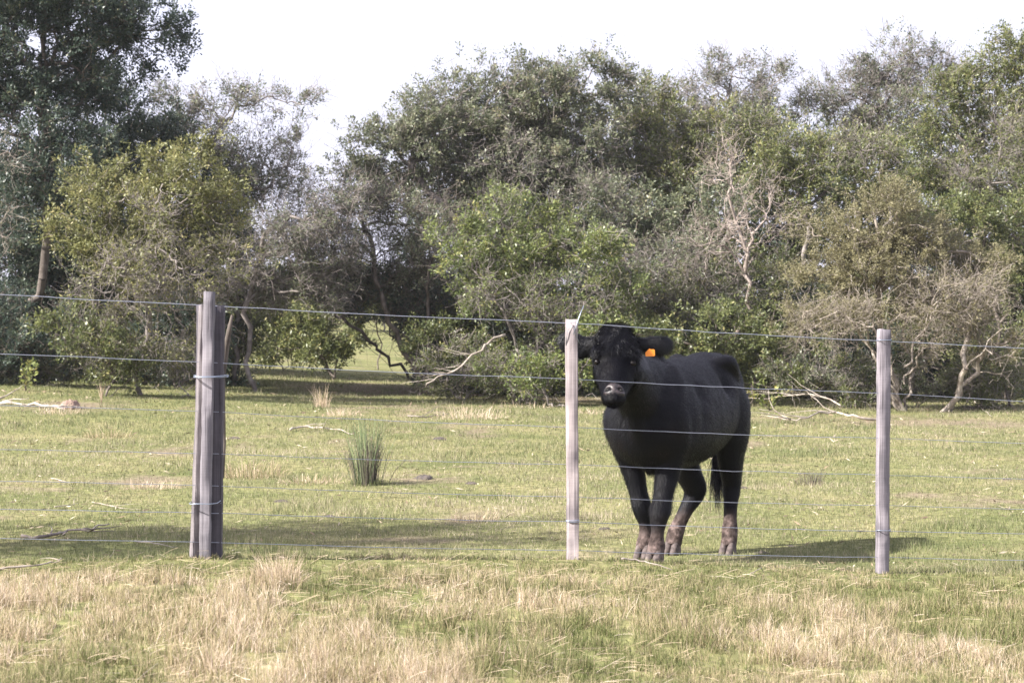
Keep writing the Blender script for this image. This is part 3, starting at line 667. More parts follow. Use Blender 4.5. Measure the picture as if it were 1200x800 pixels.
tie(671, 611.5, D2, .033, .031, 2, 3); tie(671, 380, D2, .033, .031, 1, 4); tie(1035, 622.5, D3, .036, .035, 1, 5); tie(1036, 400, D3, .036, .035, 1, 6)
mb = MB(); mb.tube([P(672, 392, D2 - .035), P(676, 379, D2 - .035), P(680, 368, D2 - .02), P(684, 358, D2)], .0018, 5)
o = mb.build('wire_end', M['tie'], fence); o.location = -np.array(fence.location)
mb = MB(); mb.tube([P(663, 405, D2 - .03), P(665, 388, D2 - .035), P(670, 379, D2 - .036), P(679, 402, D2 - .035)], .0014, 5)
o = mb.build('wire_end', M['tie'], fence); o.location = -np.array(fence.location)

# ------------------------------------------------------------------ cow
CO = np.array([1.072, 13.7, -0.012]); ang = math.atan2(.43, 1.0)
FU = np.array([-math.sin(ang), -math.cos(ang), 0]); LV = np.array([-FU[1], FU[0], 0]) * -1
LV = np.array([math.cos(ang), -math.sin(ang), 0])          # the cow's left is at the camera's right
UP = np.array([0, 0, 1.])
def to_world(p): p = np.asarray(p, float); return CO + p[..., 0:1] * FU + p[..., 1:2] * LV + p[..., 2:3] * UP
def to_local(p): q = np.asarray(p, float) - CO; return np.stack([q @ FU, q @ LV, q[..., 2]], -1)

def coat_mat(name='black_coat', mud=True, hair=False):
    m, nt, b = new_mat(name)
    tc = nt.nodes.new('ShaderNodeTexCoord')
    n = nt.nodes.new('ShaderNodeTexNoise'); n.inputs['Scale'].default_value = 5; n.inputs['Detail'].default_value = 5; nt.links.new(tc.outputs['Object'], n.inputs[0])
    base = ramp(nt, n.outputs[0], [(.35, (.0014, .0014, .0032)), (.55, (.0028, .0026, .0048)), (.75, (.009, .007, .0075))])
    out = base.outputs[0]
    b.inputs['Roughness'].default_value = .5 if not hair else .4
    b.inputs['Specular IOR Level'].default_value = .17 if not hair else .34
    if mud:
        sx = nt.nodes.new('ShaderNodeSeparateXYZ'); nt.links.new(tc.outputs['Object'], sx.inputs[0])
        n2 = nt.nodes.new('ShaderNodeTexNoise'); n2.inputs['Scale'].default_value = 28; n2.inputs['Detail'].default_value = 6; nt.links.new(tc.outputs['Object'], n2.inputs[0])
        # mud up to ~0.22 m with a ragged edge
        a = nt.nodes.new('ShaderNodeMath'); a.operation = 'MULTIPLY_ADD'; nt.links.new(n2.outputs[0], a.inputs[0]); a.inputs[1].default_value = .16; nt.links.new(sx.outputs[2], a.inputs[2])
        r = ramp(nt, a.outputs[0], [(.225, (1, 1, 1)), (.30, (0, 0, 0))])
        mudc = ramp(nt, n2.outputs[0], [(.35, (.03, .021, .019)), (.55, (.085, .062, .056)), (.7, (.17, .125, .115))])
        mx = nt.nodes.new('ShaderNodeMixRGB'); nt.links.new(r.outputs[0], mx.inputs[0]); nt.links.new(out, mx.inputs[1]); nt.links.new(mudc.outputs[0], mx.inputs[2])
        out = mx.outputs[0]
        rr = nt.nodes.new('ShaderNodeMapRange'); nt.links.new(r.outputs[0], rr.inputs[0]); rr.inputs[3].default_value = b.inputs['Roughness'].default_value; rr.inputs[4].default_value = .85
        nt.links.new(rr.outputs[0], b.inputs['Roughness'])
        bp2 = nt.nodes.new('ShaderNodeBump'); bp2.inputs['Distance'].default_value = .004; nt.links.new(r.outputs[0], bp2.inputs['Strength']); nt.links.new(n2.outputs[0], bp2.inputs['Height'])
    nt.links.new(out, b.inputs['Base Color'])
    # short hair lying along the body
    mp = nt.nodes.new('ShaderNodeMapping'); mp.inputs['Scale'].default_value = (40, 190, 75); mp.inputs['Rotation'].default_value = (0, R(35), 0)
    nt.links.new(tc.outputs['Object'], mp.inputs[0])
    n3 = nt.nodes.new('ShaderNodeTexNoise'); n3.inputs['Scale'].default_value = 1; n3.inputs['Detail'].default_value = 4; nt.links.new(mp.outputs[0], n3.inputs[0])
    bp = nt.nodes.new('ShaderNodeBump'); bp.inputs['Strength'].default_value = .6; bp.inputs['Distance'].default_value = .007
    nt.links.new(n3.outputs[0], bp.inputs['Height'])
    if mud: nt.links.new(bp2.outputs[0], bp.inputs['Normal'])
    nt.links.new(bp.outputs[0], b.inputs['Normal'])
    return m
M['coat'] = coat_mat(); M['hair'] = coat_mat('black_hair', True, True); M['fur'] = coat_mat('black_fur')
def simple(name, col, rough=.5, spec=.5, **kw):
    m, nt, b = new_mat(name); b.inputs['Base Color'].default_value = (*col, 1); b.inputs['Roughness'].default_value = rough; b.inputs['Specular IOR Level'].default_value = spec
    for k, v in kw.items(): b.inputs[k].default_value = v
    return m
M['eye'] = simple('eyeball', (.006, .004, .004), .3, .22)
M['tag'] = simple('orange_plastic', (.95, .30, .03), .45)

def loft(mb, secs, k=20):
    """secs: (centre, axisA, axisB, a, b[, egg, pw]) rings, closed at both ends. egg>0 narrows the +B side"""
    n = len(secs); V = []
    th = np.arange(k) * 2 * math.pi / k
    for s in secs:
        c, A, B, a, b = s[:5]; egg = s[5] if len(s) > 5 else 0; pw = s[6] if len(s) > 6 else 1.
        ca, sa = np.cos(th), np.sin(th); x = np.sign(ca) * np.abs(ca) ** pw * a * (1 - egg * sa); y = np.sign(sa) * np.abs(sa) ** pw * b
        V.append(np.array(c) + x[:, None] * np.array(A) + y[:, None] * np.array(B))
    V = np.vstack(V); F = []
    for i in range(n - 1):
        for j in range(k): F.append((i * k + j, i * k + (j + 1) % k, (i + 1) * k + (j + 1) % k, (i + 1) * k + j))
    V = np.vstack([V, secs[0][0], secs[-1][0]])
    for j in range(0, k, 2):
        F.append((n * k, (j + 2) % k, j + 1, j)); e = (n - 1) * k; F.append((n * k + 1, e + j, e + j + 1, e + (j + 2) % k))
    mb.add(V, F)
def smooth_path(rows, m=5):
    """Catmull-Rom through rows of numbers"""
    r = np.array(rows, float); n = len(r); out = []
    for i in range(n - 1):
        p0, p1, p2, p3 = r[max(i - 1, 0)], r[i], r[i + 1], r[min(i + 2, n - 1)]
        for k in range(m):
            t = k / m; out.append(.5 * (2 * p1 + (p2 - p0) * t + (2 * p0 - 5 * p1 + 4 * p2 - p3) * t * t + (3 * p1 - p0 - 3 * p2 + p3) * t ** 3))
    out.append(r[-1]); return np.array(out)
def limb(mb, rows, m=5, k=16):
    """rows: u, v, w, radius fore-aft, radius sideways"""
    q = smooth_path(rows, m); q[:, 3:] = np.maximum(q[:, 3:], .004)
    T = np.gradient(q[:, :3], axis=0); T /= np.linalg.norm(T, axis=1)[:, None]
    secs = []
    for i in range(len(q)):
        t = T[i]; A = np.array([1., 0, 0]); A = A - t * (A @ t); A /= np.linalg.norm(A); B = np.cross(t, A)
        secs.append((q[i, :3], A, B, q[i, 3], q[i, 4]))
    loft(mb, secs, k)
def ball(mb, c, r, k=14):
    c = np.array(c, float); r = np.broadcast_to(np.array(r, float), (3,)); secs = []
    for i in range(1, 10):
        a = math.pi * i / 10; secs.append((c + [0, 0, -math.cos(a) * r[2]], (1, 0, 0), (0, 1, 0), math.sin(a) * r[0], math.sin(a) * r[1]))
    loft(mb, secs, k)

# head frame
POLL = to_local(P(722, 386, 12.52)); NOSE = to_local(P(719.5, 466, 12.20))
Dh = NOSE - POLL; HL = np.linalg.norm(Dh); Dh /= HL
Sh = np.array([math.sin(.06), math.cos(.06), 0.]); Sw = to_local(CO + np.array([1., -.02, 0])); Sh = Sw / np.linalg.norm(Sw)
Sh = Sh - Dh * (Sh @ Dh); Sh /= np.linalg.norm(Sh)      # towards the cow's left ear
Nh = np.cross(Sh, Dh); Nh /= np.linalg.norm(Nh)          # out of the forehead
if Nh[0] < 0: Nh = -Nh
def hp(t, s, n): return POLL + Dh * (t * HL) + Sh * s + Nh * n

def build_cow():
    root = empty('black_cow', CO)
    # orient the root so that its local axes are (u, v, w)
    from mathutils import Matrix
    mt = Matrix(((FU[0], LV[0], 0, CO[0]), (FU[1], LV[1], 0, CO[1]), (0, 0, 1, CO[2]), (0, 0, 0, 1)))
    root.matrix_world = mt
    tag(root, 'black cow with mud covered lower legs and an orange ear tag, facing the camera', 'cow')
    mb = MB()
    # trunk: u, centre w, half height, half width, egg, v
    T = smooth_path([(-.91, 1.07, .07, .07, .0), (-.88, 1.045, .15, .135, .0), (-.76, 1.00, .235, .20, .05), (-.60, .965, .285, .235, .12), (-.47, .94, .315, .255, .16), (-.30, .91, .325, .268, .2), (-.05, .885, .345, .288, .16),
                     (.2, .88, .345, .295, .16), (.42, .885, .335, .28, .2), (.58, .885, .31, .255, .16), (.70, .885, .26, .215, .08), (.78, .885, .19, .155, 0), (.83, .885, .09, .075, 0)], 4)
    loft(mb, [((t[0], 0, t[1]), (0, 1, 0), (0, 0, 1), t[3], t[2], t[4], .92) for t in T], 28)
    # neck
    hb = hp(.20, 0, -.12)
    q = smooth_path([(.40, 0, .99, .22, .17), (.62, 0, 1.03, .225, .155), (.82, hb[1] * .35, 1.08, .20, .125), (.98, hb[1] * .7, 1.15, .165, .11), (hb[0] - .03, hb[1], hb[2], .135, .10)], 4)
    Tn = np.gradient(q[:, :3], axis=0); Tn /= np.linalg.norm(Tn, axis=1)[:, None]
    secs = []
    for i in range(len(q)):
        A = np.cross(Tn[i], UP); A /= np.linalg.norm(A); B = np.cross(A, Tn[i]); secs.append((q[i, :3], A, B, q[i, 4], q[i, 3], .15))
    loft(mb, secs, 20)
    limb(mb, [(.50, 0, .60, .1, .06), (.66, .0, .70, .09, .075), (.76, .01, .80, .08, .07), (.88, hb[1] * .6, .93, .06, .045), (.98, hb[1] * .8, 1.02, .03, .025)])    # brisket and dewlap
    # head
    hs = [(-.075, .055, .045, 0), (-.03, .085, .075, .015), (.06, .104, .095, .012), (.16, .116, .108, .008), (.27, .122, .116, .004), (.36, .118, .12, -.002), (.47, .118, .118, -.006),
          (.58, .106, .105, -.008), (.70, .086, .088, -.008), (.80, .072, .074, -.004), (.88, .070, .066, 0), (.94, .064, .058, -.004), (.985, .045, .040, -.012)]
    hs = smooth_path(hs, 3)
    loft(mb, [(hp(t, 0, n - b), Sh, Nh, a, b, .06 if t < .4 else .12) for t, a, b, n in hs], 22)
    limb(mb, [tuple(hp(.32, 0, -.16)) + (.07, .085), tuple(hp(.5, 0, -.165)) + (.06, .07), tuple(hp(.72, 0, -.135)) + (.045, .05), tuple(hp(.86, 0, -.1)) + (.035, .045)])   # jaw
    for s in (-1, 1):
        ball(mb, hp(.27, s * .098, -.035), (.034, .034, .03))       # brow
        ball(mb, hp(.46, s * .082, -.10), (.04, .045, .06))          # cheek
        limb(mb, [tuple(hp(.34, s * .10, -.04)) + (.014, .014), tuple(hp(.355, s * .118, -.055)) + (.014, .014), tuple(hp(.38, s * .122, -.085)) + (.012, .012)])
    # ears
    def ear(s, path):
        q = smooth_path(path, 4); secs = []
        Tn = np.gradient(q[:, :3], axis=0); Tn /= np.linalg.norm(Tn, axis=1)[:, None]
        for i in range(len(q)):
            wd = Tn[i]; A = UP - wd * (UP @ wd) + Nh * .25; A /= np.linalg.norm(A); B = np.cross(wd, A)
            secs.append((q[i, :3], A, B, q[i, 3], q[i, 4]))
        loft(mb, secs, 16)
    er = [to_local(P(px, py, dd)) for px, py, dd in ((744, 400, 12.6), (753, 403, 12.62), (764, 405, 12.64), (775, 405, 12.66), (783, 402, 12.7), (787, 400, 12.72))]
    ear(1, [tuple(p) + r for p, r in zip(er, ((.030, .024), (.042, .02), (.062, .017), (.064, .015), (.046, .012), (.016, .008)))])
    el = [to_local(P(px, py, dd)) for px, py, dd in ((702, 400, 12.6), (692, 405, 12.64), (681, 406, 12.66), (670, 402, 12.68), (661, 397, 12.7), (656, 394, 12.72))]
    ear(-1, [tuple(p) + r for p, r in zip(el, ((.034, .024), (.056, .02), (.074, .018), (.074, .015), (.054, .012), (.022, .008)))])
    # fore legs
    limb(mb, [(.56, .12, 1.02, .10, .06), (.60, .175, .88, .13, .09), (.56, .165, .74, .115, .095), (.555, .135, .62, .088, .082), (.575, .113, .50, .074, .072), (.605, .105, .39, .063, .062), (.635, .10, .32, .069, .068),
              (.648, .095, .27, .058, .060), (.655, .09, .21, .046, .048), (.662, .086, .15, .044, .046), (.668, .086, .105, .055, .057), (.688, .086, .07, .055, .057), (.70, .086, .035, .056, .060)])
    limb(mb, [(.50, -.12, 1.02, .10, .06), (.56, -.19, .88, .13, .10), (.50, -.185, .74, .115, .098), (.46, -.168, .62, .088, .082), (.45, -.138, .50, .070, .068), (.45, -.110, .39, .060, .059), (.455, -.09, .32, .065, .064),
              (.45, -.08, .26, .055, .055), (.445, -.070, .21, .043, .044), (.44, -.066, .15, .042, .043), (.445, -.066, .105, .052, .054), (.462, -.066, .07, .052, .055), (.475, -.066, .035, .053, .058)])
    limb(mb, [(-.52, .13, 1.06, .18, .09), (-.60, .165, .90, .21, .11), (-.60, .17, .72, .18, .105), (-.62, .155, .58, .125, .09), (-.66, .145, .46, .088, .074), (-.69, .14, .385, .072, .064), (-.685, .14, .32, .062, .058),
              (-.665, .14, .23, .047, .047), (-.65, .142, .13, .046, .047), (-.635, .145, .06, .055, .056), (-.615, .146, .0, .052, .056), (-.595, .146, -.045, .056, .06)])
    limb(mb, [(-.40, -.13, 1.08, .17, .09), (-.44, -.16, .90, .20, .10), (-.42, -.15, .70, .17, .105), (-.45, -.12, .54, .125, .095), (-.51, -.09, .42, .096, .084), (-.565, -.075, .345, .078, .078), (-.55, -.09, .28, .060, .066),
              (-.51, -.125, .20, .049, .053), (-.47, -.155, .12, .047, .050), (-.445, -.17, .06, .056, .058), (-.43, -.178, .01, .054, .058), (-.415, -.182, -.03, .056, .06)])
    # hook bones, shoulder blades, pin bones, flank fold
    for s in (-1, 1):
        limb(mb, [(-.36, s * .09, 1.17, .05, .04), (-.46, s * .175, 1.195, .055, .05), (-.54, s * .18, 1.13, .06, .055), (-.66, s * .17, 1.0, .08, .06)]); ball(mb, (-.84, s * .10, 1.09), (.07, .05, .07))
        limb(mb, [(.42, s * .10, 1.17, .06, .04), (.52, s * .17, 1.05, .075, .055), (.63, s * .175, .90, .085, .06), (.60, s * .17, .80, .06, .05)])
        limb(mb, [(-.46, s * .19, .95, .07, .05), (-.33, s * .20, .80, .06, .05), (-.24, s * .16, .66, .05, .05)])
    limb(mb, [(.35, 0, 1.20, .05, .04), (.46, 0, 1.235, .06, .04), (.56, 0, 1.21, .05, .035)])
    # tail
    limb(mb, [(-.70, .0, 1.20, .05, .05), (-.83, .0, 1.195, .05, .045), (-.92, .0, 1.13, .034, .032), (-.945, .0, 1.0, .026, .024), (-.94, -.01, .8, .022, .02), (-.92, -.02, .6, .018, .017), (-.88, -.03, .45, .015, .014)], 4, 10)
    V = np.vstack(mb.V); F = np.vstack(mb.F)
    body = np_mesh('body', V, F, M['coat'], None)
    md = body.modifiers.new('r', 'REMESH'); md.mode = 'VOXEL'; md.voxel_size = .0105
    sm = body.modifiers.new('s', 'SMOOTH'); sm.factor = .5; sm.iterations = 18
    dg = bpy.context.evaluated_depsgraph_get(); dg.update()
    me = bpy.data.meshes.new_from_object(body.evaluated_get(dg)); me.name = 'body'
    body.modifiers.clear(); body.data = me
    if not me.materials: me.materials.append(M['coat'])
    me.polygons.foreach_set('use_smooth', np.ones(len(me.polygons), bool))
    nv = len(me.vertices); co = np.empty(nv * 3, np.float32); me.vertices.foreach_get('co', co); co = co.reshape(-1, 3)
    no = np.empty(nv * 3, np.float32); me.vertices.foreach_get('normal', no); no = no.reshape(-1, 3)
    # muscles, folds and eye sockets
    def dent(c, r, amt):
        nonlocal co
        d = np.linalg.norm(co - np.array(c), axis=1) / r; co = co + no * (amt * np.exp(-d * d * 2.5))[:, None]
    for s in (-1, 1):
        dent(hp(.405, s * .115, -.05), .03, -.010)
        dent(hp(.42, s * .09, 0), .06, -.012)
        dent((-.29, s * .24, 1.07), .13, -.045); dent((-.64, s * .20, 1.08), .09, -.02); dent((.33, s * .25, 1.02), .12, -.02); dent((.72, s * .13, 1.02), .10, -.015)           # hollow in front of the hook
        dent((.37, s * .25, .85), .10, -.012); dent((-.62, s * .2, 1.02), .1, -.015)
    dent(hp(.36, 0, 0), .06, -.008)
    g = np.sin(co[:, 0] * 55 + co[:, 2] * 10) * np.exp(-((co[:, 0] - .05) / .25) ** 2) * np.exp(-((co[:, 2] - .88) / .16) ** 2) * (np.abs(co[:, 1]) > .15)
    co = co + no * (g * .0008)[:, None]
    co += no * ((fbm(co[:, 0] * 1 + co[:, 1], co[:, 2], .09, 5) - .5) * .010)[:, None]
    me.vertices.foreach_set('co', co.astype(np.float32).ravel()); me.update()
    body.parent = root
    # eyes
    for s in (-1, 1):
        m2 = MB(); ball(m2, (0, 0, 0), .018, 16); c = hp(.405, s * .104, -.056)
        e = m2.build('eye', M['eye'], root); e.location = c
        m3 = MB()
        arc = [hp(.33 - .055 * math.sin(a) , s * (.108 + .019 * math.cos(a)*.3), -.030 + .024 * math.cos(a) * -s * 0 + .018 * math.sin(a)) for a in np.linspace(.1, 3.0, 8)]
    # muzzle: bare nose pad with nostrils
    m2 = MB()
    ms = smooth_path([(.775, .030, .020, -.004), (.81, .048, .034, .003), (.85, .060, .046, .006), (.895, .062, .050, .005), (.93, .052, .042, -.002), (.955, .034, .028, -.014)], 6)
    loft(m2, [(hp(t, 0, n - b), Sh, Nh, a, b, -.05) for t, a, b, n in ms], 48)
    V = np.vstack(m2.V); cen = V.mean(0)
    for s in (-1, 1):
        c = hp(.865, s * .036, -.004); rel = V - c; d2 = (rel @ Sh / .017) ** 2 + ((rel @ Dh + s * 0) / .013) ** 2 + (rel @ Nh / .04) ** 2
        V = V - np.outer(np.exp(-d2 * 1.1) * .022, Nh) 
        rim = hp(.845, s * .040, 0); d3 = np.linalg.norm(V - rim, axis=1) / .018; V = V + np.outer(np.exp(-d3 * d3) * .004, Nh)
    m2.V = [V]
    mz, nt, b = new_mat('muzzle_skin'); tc = nt.nodes.new('ShaderNodeTexCoord'); n = nt.nodes.new('ShaderNodeTexNoise'); n.inputs['Scale'].default_value = 45; nt.links.new(tc.outputs['Object'], n.inputs[0])
    r = ramp(nt, n.outputs[0], [(.35, (.010, .008, .009)), (.65, (.042, .030, .030))]); nt.links.new(r.outputs[0], b.inputs['Base Color']); b.inputs['Roughness'].default_value = .48
    bp = nt.nodes.new('ShaderNodeBump'); bp.inputs['Distance'].default_value = .002; nt.links.new(n.outputs[0], bp.inputs['Height']); nt.links.new(bp.outputs[0], b.inputs['Normal'])
    mo = m2.build('muzzle', mz, root)
    for s in (-1, 1):
        m3 = MB(); ball(m3, (0, 0, 0), (.007, .0115, .009), 12); nn = m3.build('nostril', simple('nostril_dark', (.006, .004, .004), .6), mo); nn.location = hp(.868, s * .036, -.015)
    # hooves: two claws each
    hm = bark_mat('muddy_hoof', (.035, .027, .025), (.13, .10, .093), 30)
    for (u, v, w, a) in ((.705, .086, .0, 0), (.48, -.066, .0, 0), (-.59, .146, -.088, 0), (-.41, -.183, -.075, -.12)):
        m4 = MB()
        for s in (-1, 1):
            loft(m4, [((u + .012, v + s * .025, w - .012), (1, 0, 0), (0, 1, 0), .070, .029, 0, .8), ((u + .010, v + s * .025, w + .012), (1, 0, 0), (0, 1, 0), .068, .0285, 0, .8),
                      ((u - .002, v + s * .025, w + .045), (1, 0, 0), (0, 1, 0), .056, .027, 0, .85), ((u - .014, v + s * .025, w + .075), (1, 0, 0), (0, 1, 0), .044, .024), ((u - .02, v + s * .022, w + .09), (1, 0, 0), (0, 1, 0), .03, .016)], 16)
        m4.build('hoof', hm, root)
    # ear tag
    tg = MB(); c = to_local(P(761.5, 413.5, 12.55)); A = to_local(CO + np.array([1, .1, .06])); A /= np.linalg.norm(A); B = UP - A * (UP @ A); B /= np.linalg.norm(B); C = np.cross(A, B)
    outl = [(-.026, -.019), (.024, -.021), (.030, -.016), (.030, .016), (.025, .021), (.008, .021), (.000, .026), (-.010, .019), (-.027, .004)]
    fr = [c + A * x + B * y + C * .0015 for x, y in outl]; bk = [c + A * x + B * y - C * .0015 for x, y in outl]; n = len(outl)
    fm = [c + C * .0015]; bm_ = [c - C * .0015]; Vt = fr + bk + fm + bm_; Ft = []
    for j in range(n): Ft.append((j, (j + 1) % n, (j + 1) % n + n, j + n)); Ft.append((j, (j + 1) % n, 2 * n, 2 * n)) if False else None
    Ft = [f for f in Ft if f]
    o = np_mesh('ear_tag', Vt, Ft, M['tag'], root)
    import bmesh
    bmm = bmesh.new(); bmm.from_mesh(o.data); bmm.verts.ensure_lookup_table()
    bmm.faces.new([bmm.verts[j] for j in range(n)]); bmm.faces.new([bmm.verts[n + j] for j in range(n - 1, -1, -1)])
    bmm.to_mesh(o.data); bmm.free()
    # ---------- hair
    def hairs(name, p, nrm, flow, L, W, lift, tint_mat, parent, curl=0., seg=2, seed=0):
        g = np.random.default_rng(seed); n = len(p)
        f = flow - nrm * np.sum(flow * nrm, 1)[:, None]; f /= np.linalg.norm(f, axis=1)[:, None] + 1e-6
        f = f + g.normal(0, .22, (n, 3)); f -= nrm * np.sum(f * nrm, 1)[:, None]; f /= np.linalg.norm(f, axis=1)[:, None] + 1e-6
        side = np.cross(f, nrm); lift = lift * g.uniform(.5, 1.5, n)
        d0 = f * np.cos(lift)[:, None] + nrm * np.sin(lift)[:, None]
        L = (L * g.uniform(.6, 1.3, n))[:, None]; w = side * (W / 2)
        m_ = p + d0 * L * .55; d1 = d0 + np.array([0, 0, -.35]) + side * curl * g.choice([-1, 1], n)[:, None] - nrm * .1; d1 /= np.linalg.norm(d1, axis=1)[:, None]
        t_ = m_ + d1 * L * .5
        V = np.stack([p - w, p + w, m_ + w * .8, m_ - w * .8, t_ - w * .05, t_ + w * .05], 1).reshape(-1, 3)
        i = np.arange(n)[:, None] * 6
        F = np.concatenate([i + np.array([0, 1, 2, 3]), i + np.array([3, 2, 5, 4])], 1).reshape(-1, 4)
        return np_mesh(name, V, F, tint_mat, parent)
    # sample the body surface
    me.calc_loop_triangles(); nt_ = len(me.loop_triangles); tri = np.empty(nt_ * 3, np.int32); me.loop_triangles.foreach_get('vertices', tri); tri = tri.reshape(-1, 3)
    me.vertices.foreach_get('normal', (nn_ := np.empty(nv * 3, np.float32))); no = nn_.reshape(-1, 3)
    a, b_, c_ = co[tri[:, 0]], co[tri[:, 1]], co[tri[:, 2]]; ar = np.linalg.norm(np.cross(b_ - a, c_ - a), axis=1)
    def sample(n, seed, wfun=None):
        g = np.random.default_rng(seed); pr = ar.copy()
        if wfun is not None: pr = pr * wfun((a + b_ + c_) / 3)
        k = g.choice(nt_, n, p=pr / pr.sum()); u = g.random(n); v = g.random(n); f = u + v > 1; u[f] = 1 - u[f]; v[f] = 1 - v[f]
        p = a[k] + (b_[k] - a[k]) * u[:, None] + (c_[k] - a[k]) * v[:, None]; nr = no[tri[k, 0]] + no[tri[k, 1]] + no[tri[k, 2]]
        return p, nr / (np.linalg.norm(nr, axis=1)[:, None] + 1e-6)
    hc = hp(.45, 0, -.1)
    def ishead(p): return (np.linalg.norm(p - hc, axis=1) < .30) & (p[:, 0] > .95)
    p, nr = sample(130000, 3, lambda q: np.where(ishead(q), 2.2, 1.) * (q[:, 2] > -.03) * np.where(q[:, 2] < .25, .5, 1))
    hd = ishead(p); fl = np.where(hd[:, None], Dh, np.array([-.75, 0, -.65])); fl = np.where((p[:, 2] < .6)[:, None], np.array([-.1, 0, -1.]), fl)
    leg = p[:, 2] < .3
    L = np.where(hd, .026, .024) + .010 * (p[:, 0] > .5) * (p[:, 2] < 1.0); L = np.where(leg, .010, L)
    hairs('coat_hair', p, nr, fl, L, .0018, .34, M['fur'], root, .2, seed=4)
    # forelock and poll curls, brow tufts
    tmask = lambda q: (((q - POLL) @ Dh) / HL < .30) * (((q - POLL) @ Dh) / HL > -.12) * (np.abs((q - POLL) @ Sh) < .12) * ishead(q) * (((q - POLL) @ Nh) > -.10) * 1.
    p, nr = sample(9000, 9, tmask)
    sd_ = (p - POLL) @ Sh; fl = Dh + Sh * (np.sin(sd_ * 60) * .5 + sd_ * 3)[:, None]
    hairs('poll_hair', p, nr, fl, np.full(len(p), .052), .0022, .55, M['hair'], root, .8, seed=10)
    # wavy locks of the poll
    g = np.random.default_rng(21); ml = MB(); p, nr = sample(800, 22, tmask)
    for i in range(len(p)):
        sdn = (p[i] - POLL) @ Sh; f = Dh * g.uniform(.3, 1) + Sh * (sdn * 7 + math.sin(sdn * 45 + (p[i] @ Dh) * 30) * .8 + g.normal(0, .15)) + nr[i] * .35; f -= nr[i] * (f @ nr[i]) * .6; f /= np.linalg.norm(f)
        L = g.uniform(.03, .06); sw = np.cross(f, nr[i]); ph = g.uniform(0, 6.28); pts = []
        for k in range(7):
            t = k / 6; pts.append(p[i] + f * L * t + nr[i] * (.010 * math.sin(t * 3.0) * .6 + .001) + sw * .003 * math.sin(ph + t * 4))
        ml.tube(pts, np.array([.004, .0065, .0075, .007, .0055, .0035, .001]) * g.uniform(.3, .6), 6)
    ml.build('forelock', M['hair'], root)
    # ear fringes
    em = lambda q: ((np.abs((q - POLL) @ Sh) > .13) & (q[:, 0] > .9) & (q[:, 2] > 1.2)) * 1.
    p, nr = sample(9000, 11, em); outd = Sh * np.sign((p - POLL) @ Sh)[:, None]
    hairs('ear_hair', p, nr, outd * 1.0 + np.array([0, 0, -.5]), np.full(len(p), .032), .0016, .5, M['hair'], root, .3, seed=12)
    # tail switch
    g = np.random.default_rng(5); n = 500; k = g.random(n)
    mbt = MB()
    V = []; 
    tp = np.array([-.86, -.02, .50]); ths = g.uniform(0, 6.28, n); rr = g.uniform(0, .022, n)
    p0 = tp + np.stack([rr * np.cos(ths), rr * np.sin(ths), g.uniform(-.05, .12, n)], -1)
    Ls = g.uniform(.16, .34, n); sx = np.stack([g.normal(0, .022, n), g.normal(.0, .022, n), -Ls], -1)
    p1 = p0 + sx * .5 + np.stack([rr * np.cos(ths) * .9, rr * np.sin(ths) * .9, 0 * rr], -1); p2_ = p0 + sx
    wv = np.stack([np.cos(ths), np.sin(ths), 0 * ths], -1) * .0014
    V = np.stack([p0 - wv, p0 + wv, p1 + wv, p1 - wv, p2_ - wv * .2, p2_ + wv * .2], 1).reshape(-1, 3); i = np.arange(n)[:, None] * 6
    F = np.concatenate([i + np.array([0, 1, 2, 3]), i + np.array([3, 2, 5, 4])], 1).reshape(-1, 4)
    np_mesh('tail_switch', V, F, M['hair'], root)
build_cow()

# ------------------------------------------------------------------ things lying and growing on the pasture
def clump(name, label, cat, px, py, h, w, n, mat, tlo, thi, lean=.5, group=None, seed=0, width=.004, curl=1.8):
    g = np.random.default_rng(seed + 300); p = on_ground(px, py); d = p[1]
    r = np.sqrt(g.random(n)) * w; a = g.uniform(0, 6.28, n); X = r * np.cos(a) * .55; Y = r * np.sin(a) * .45
    Z = gz(X + p[0], Y + p[1]) - p[2] - .01
    az = a + g.normal(0, .7, n); ln = np.abs(g.normal(0, lean, n)) * (.4 + r / w)
    up = np.array([0, 0, 1.]); dv = np.stack([np.cos(az), np.sin(az), 0 * az], -1); L = (h * g.uniform(.35, 1.1, n))[:, None]; ln = ln[:, None]
    b = np.stack([X, Y, Z], -1); pts = [b]; ang_ = ln * .5
    for k in range(3):
        q = pts[-1] + (up * np.cos(np.minimum(ang_, 2.4)) + dv * np.sin(np.minimum(ang_, 2.4))) * L / 3; q[:, 2] = np.maximum(q[:, 2], gz(q[:, 0] + p[0], q[:, 1] + p[1]) - p[2] + .004); pts.append(q); ang_ = ang_ * curl
    wa = g.uniform(0, 3.14, n); wv = np.stack([np.cos(wa), .4 * np.sin(wa), .3 * np.sin(wa * 3)], -1) * width * (d / 12) ** .5 / 2
    V = np.stack([pts[0] - wv, pts[0] + wv, pts[1] + wv, pts[1] - wv, pts[2] + wv * .8, pts[2] - wv * .8, pts[3] + wv * .15, pts[3] - wv * .15], 1).reshape(-1, 3)
    i = np.arange(n)[:, None] * 8
    F = np.concatenate([i + np.array([0, 1, 2, 3]), i + np.array([3, 2, 4, 5]), i + np.array([5, 4, 6, 7])], 1).reshape(-1, 4)
    o = np_mesh(name, V, F, M[mat], tint=np.repeat(g.uniform(tlo, thi, n), 3)); o.location = p
    return tag(o, label, cat, group)
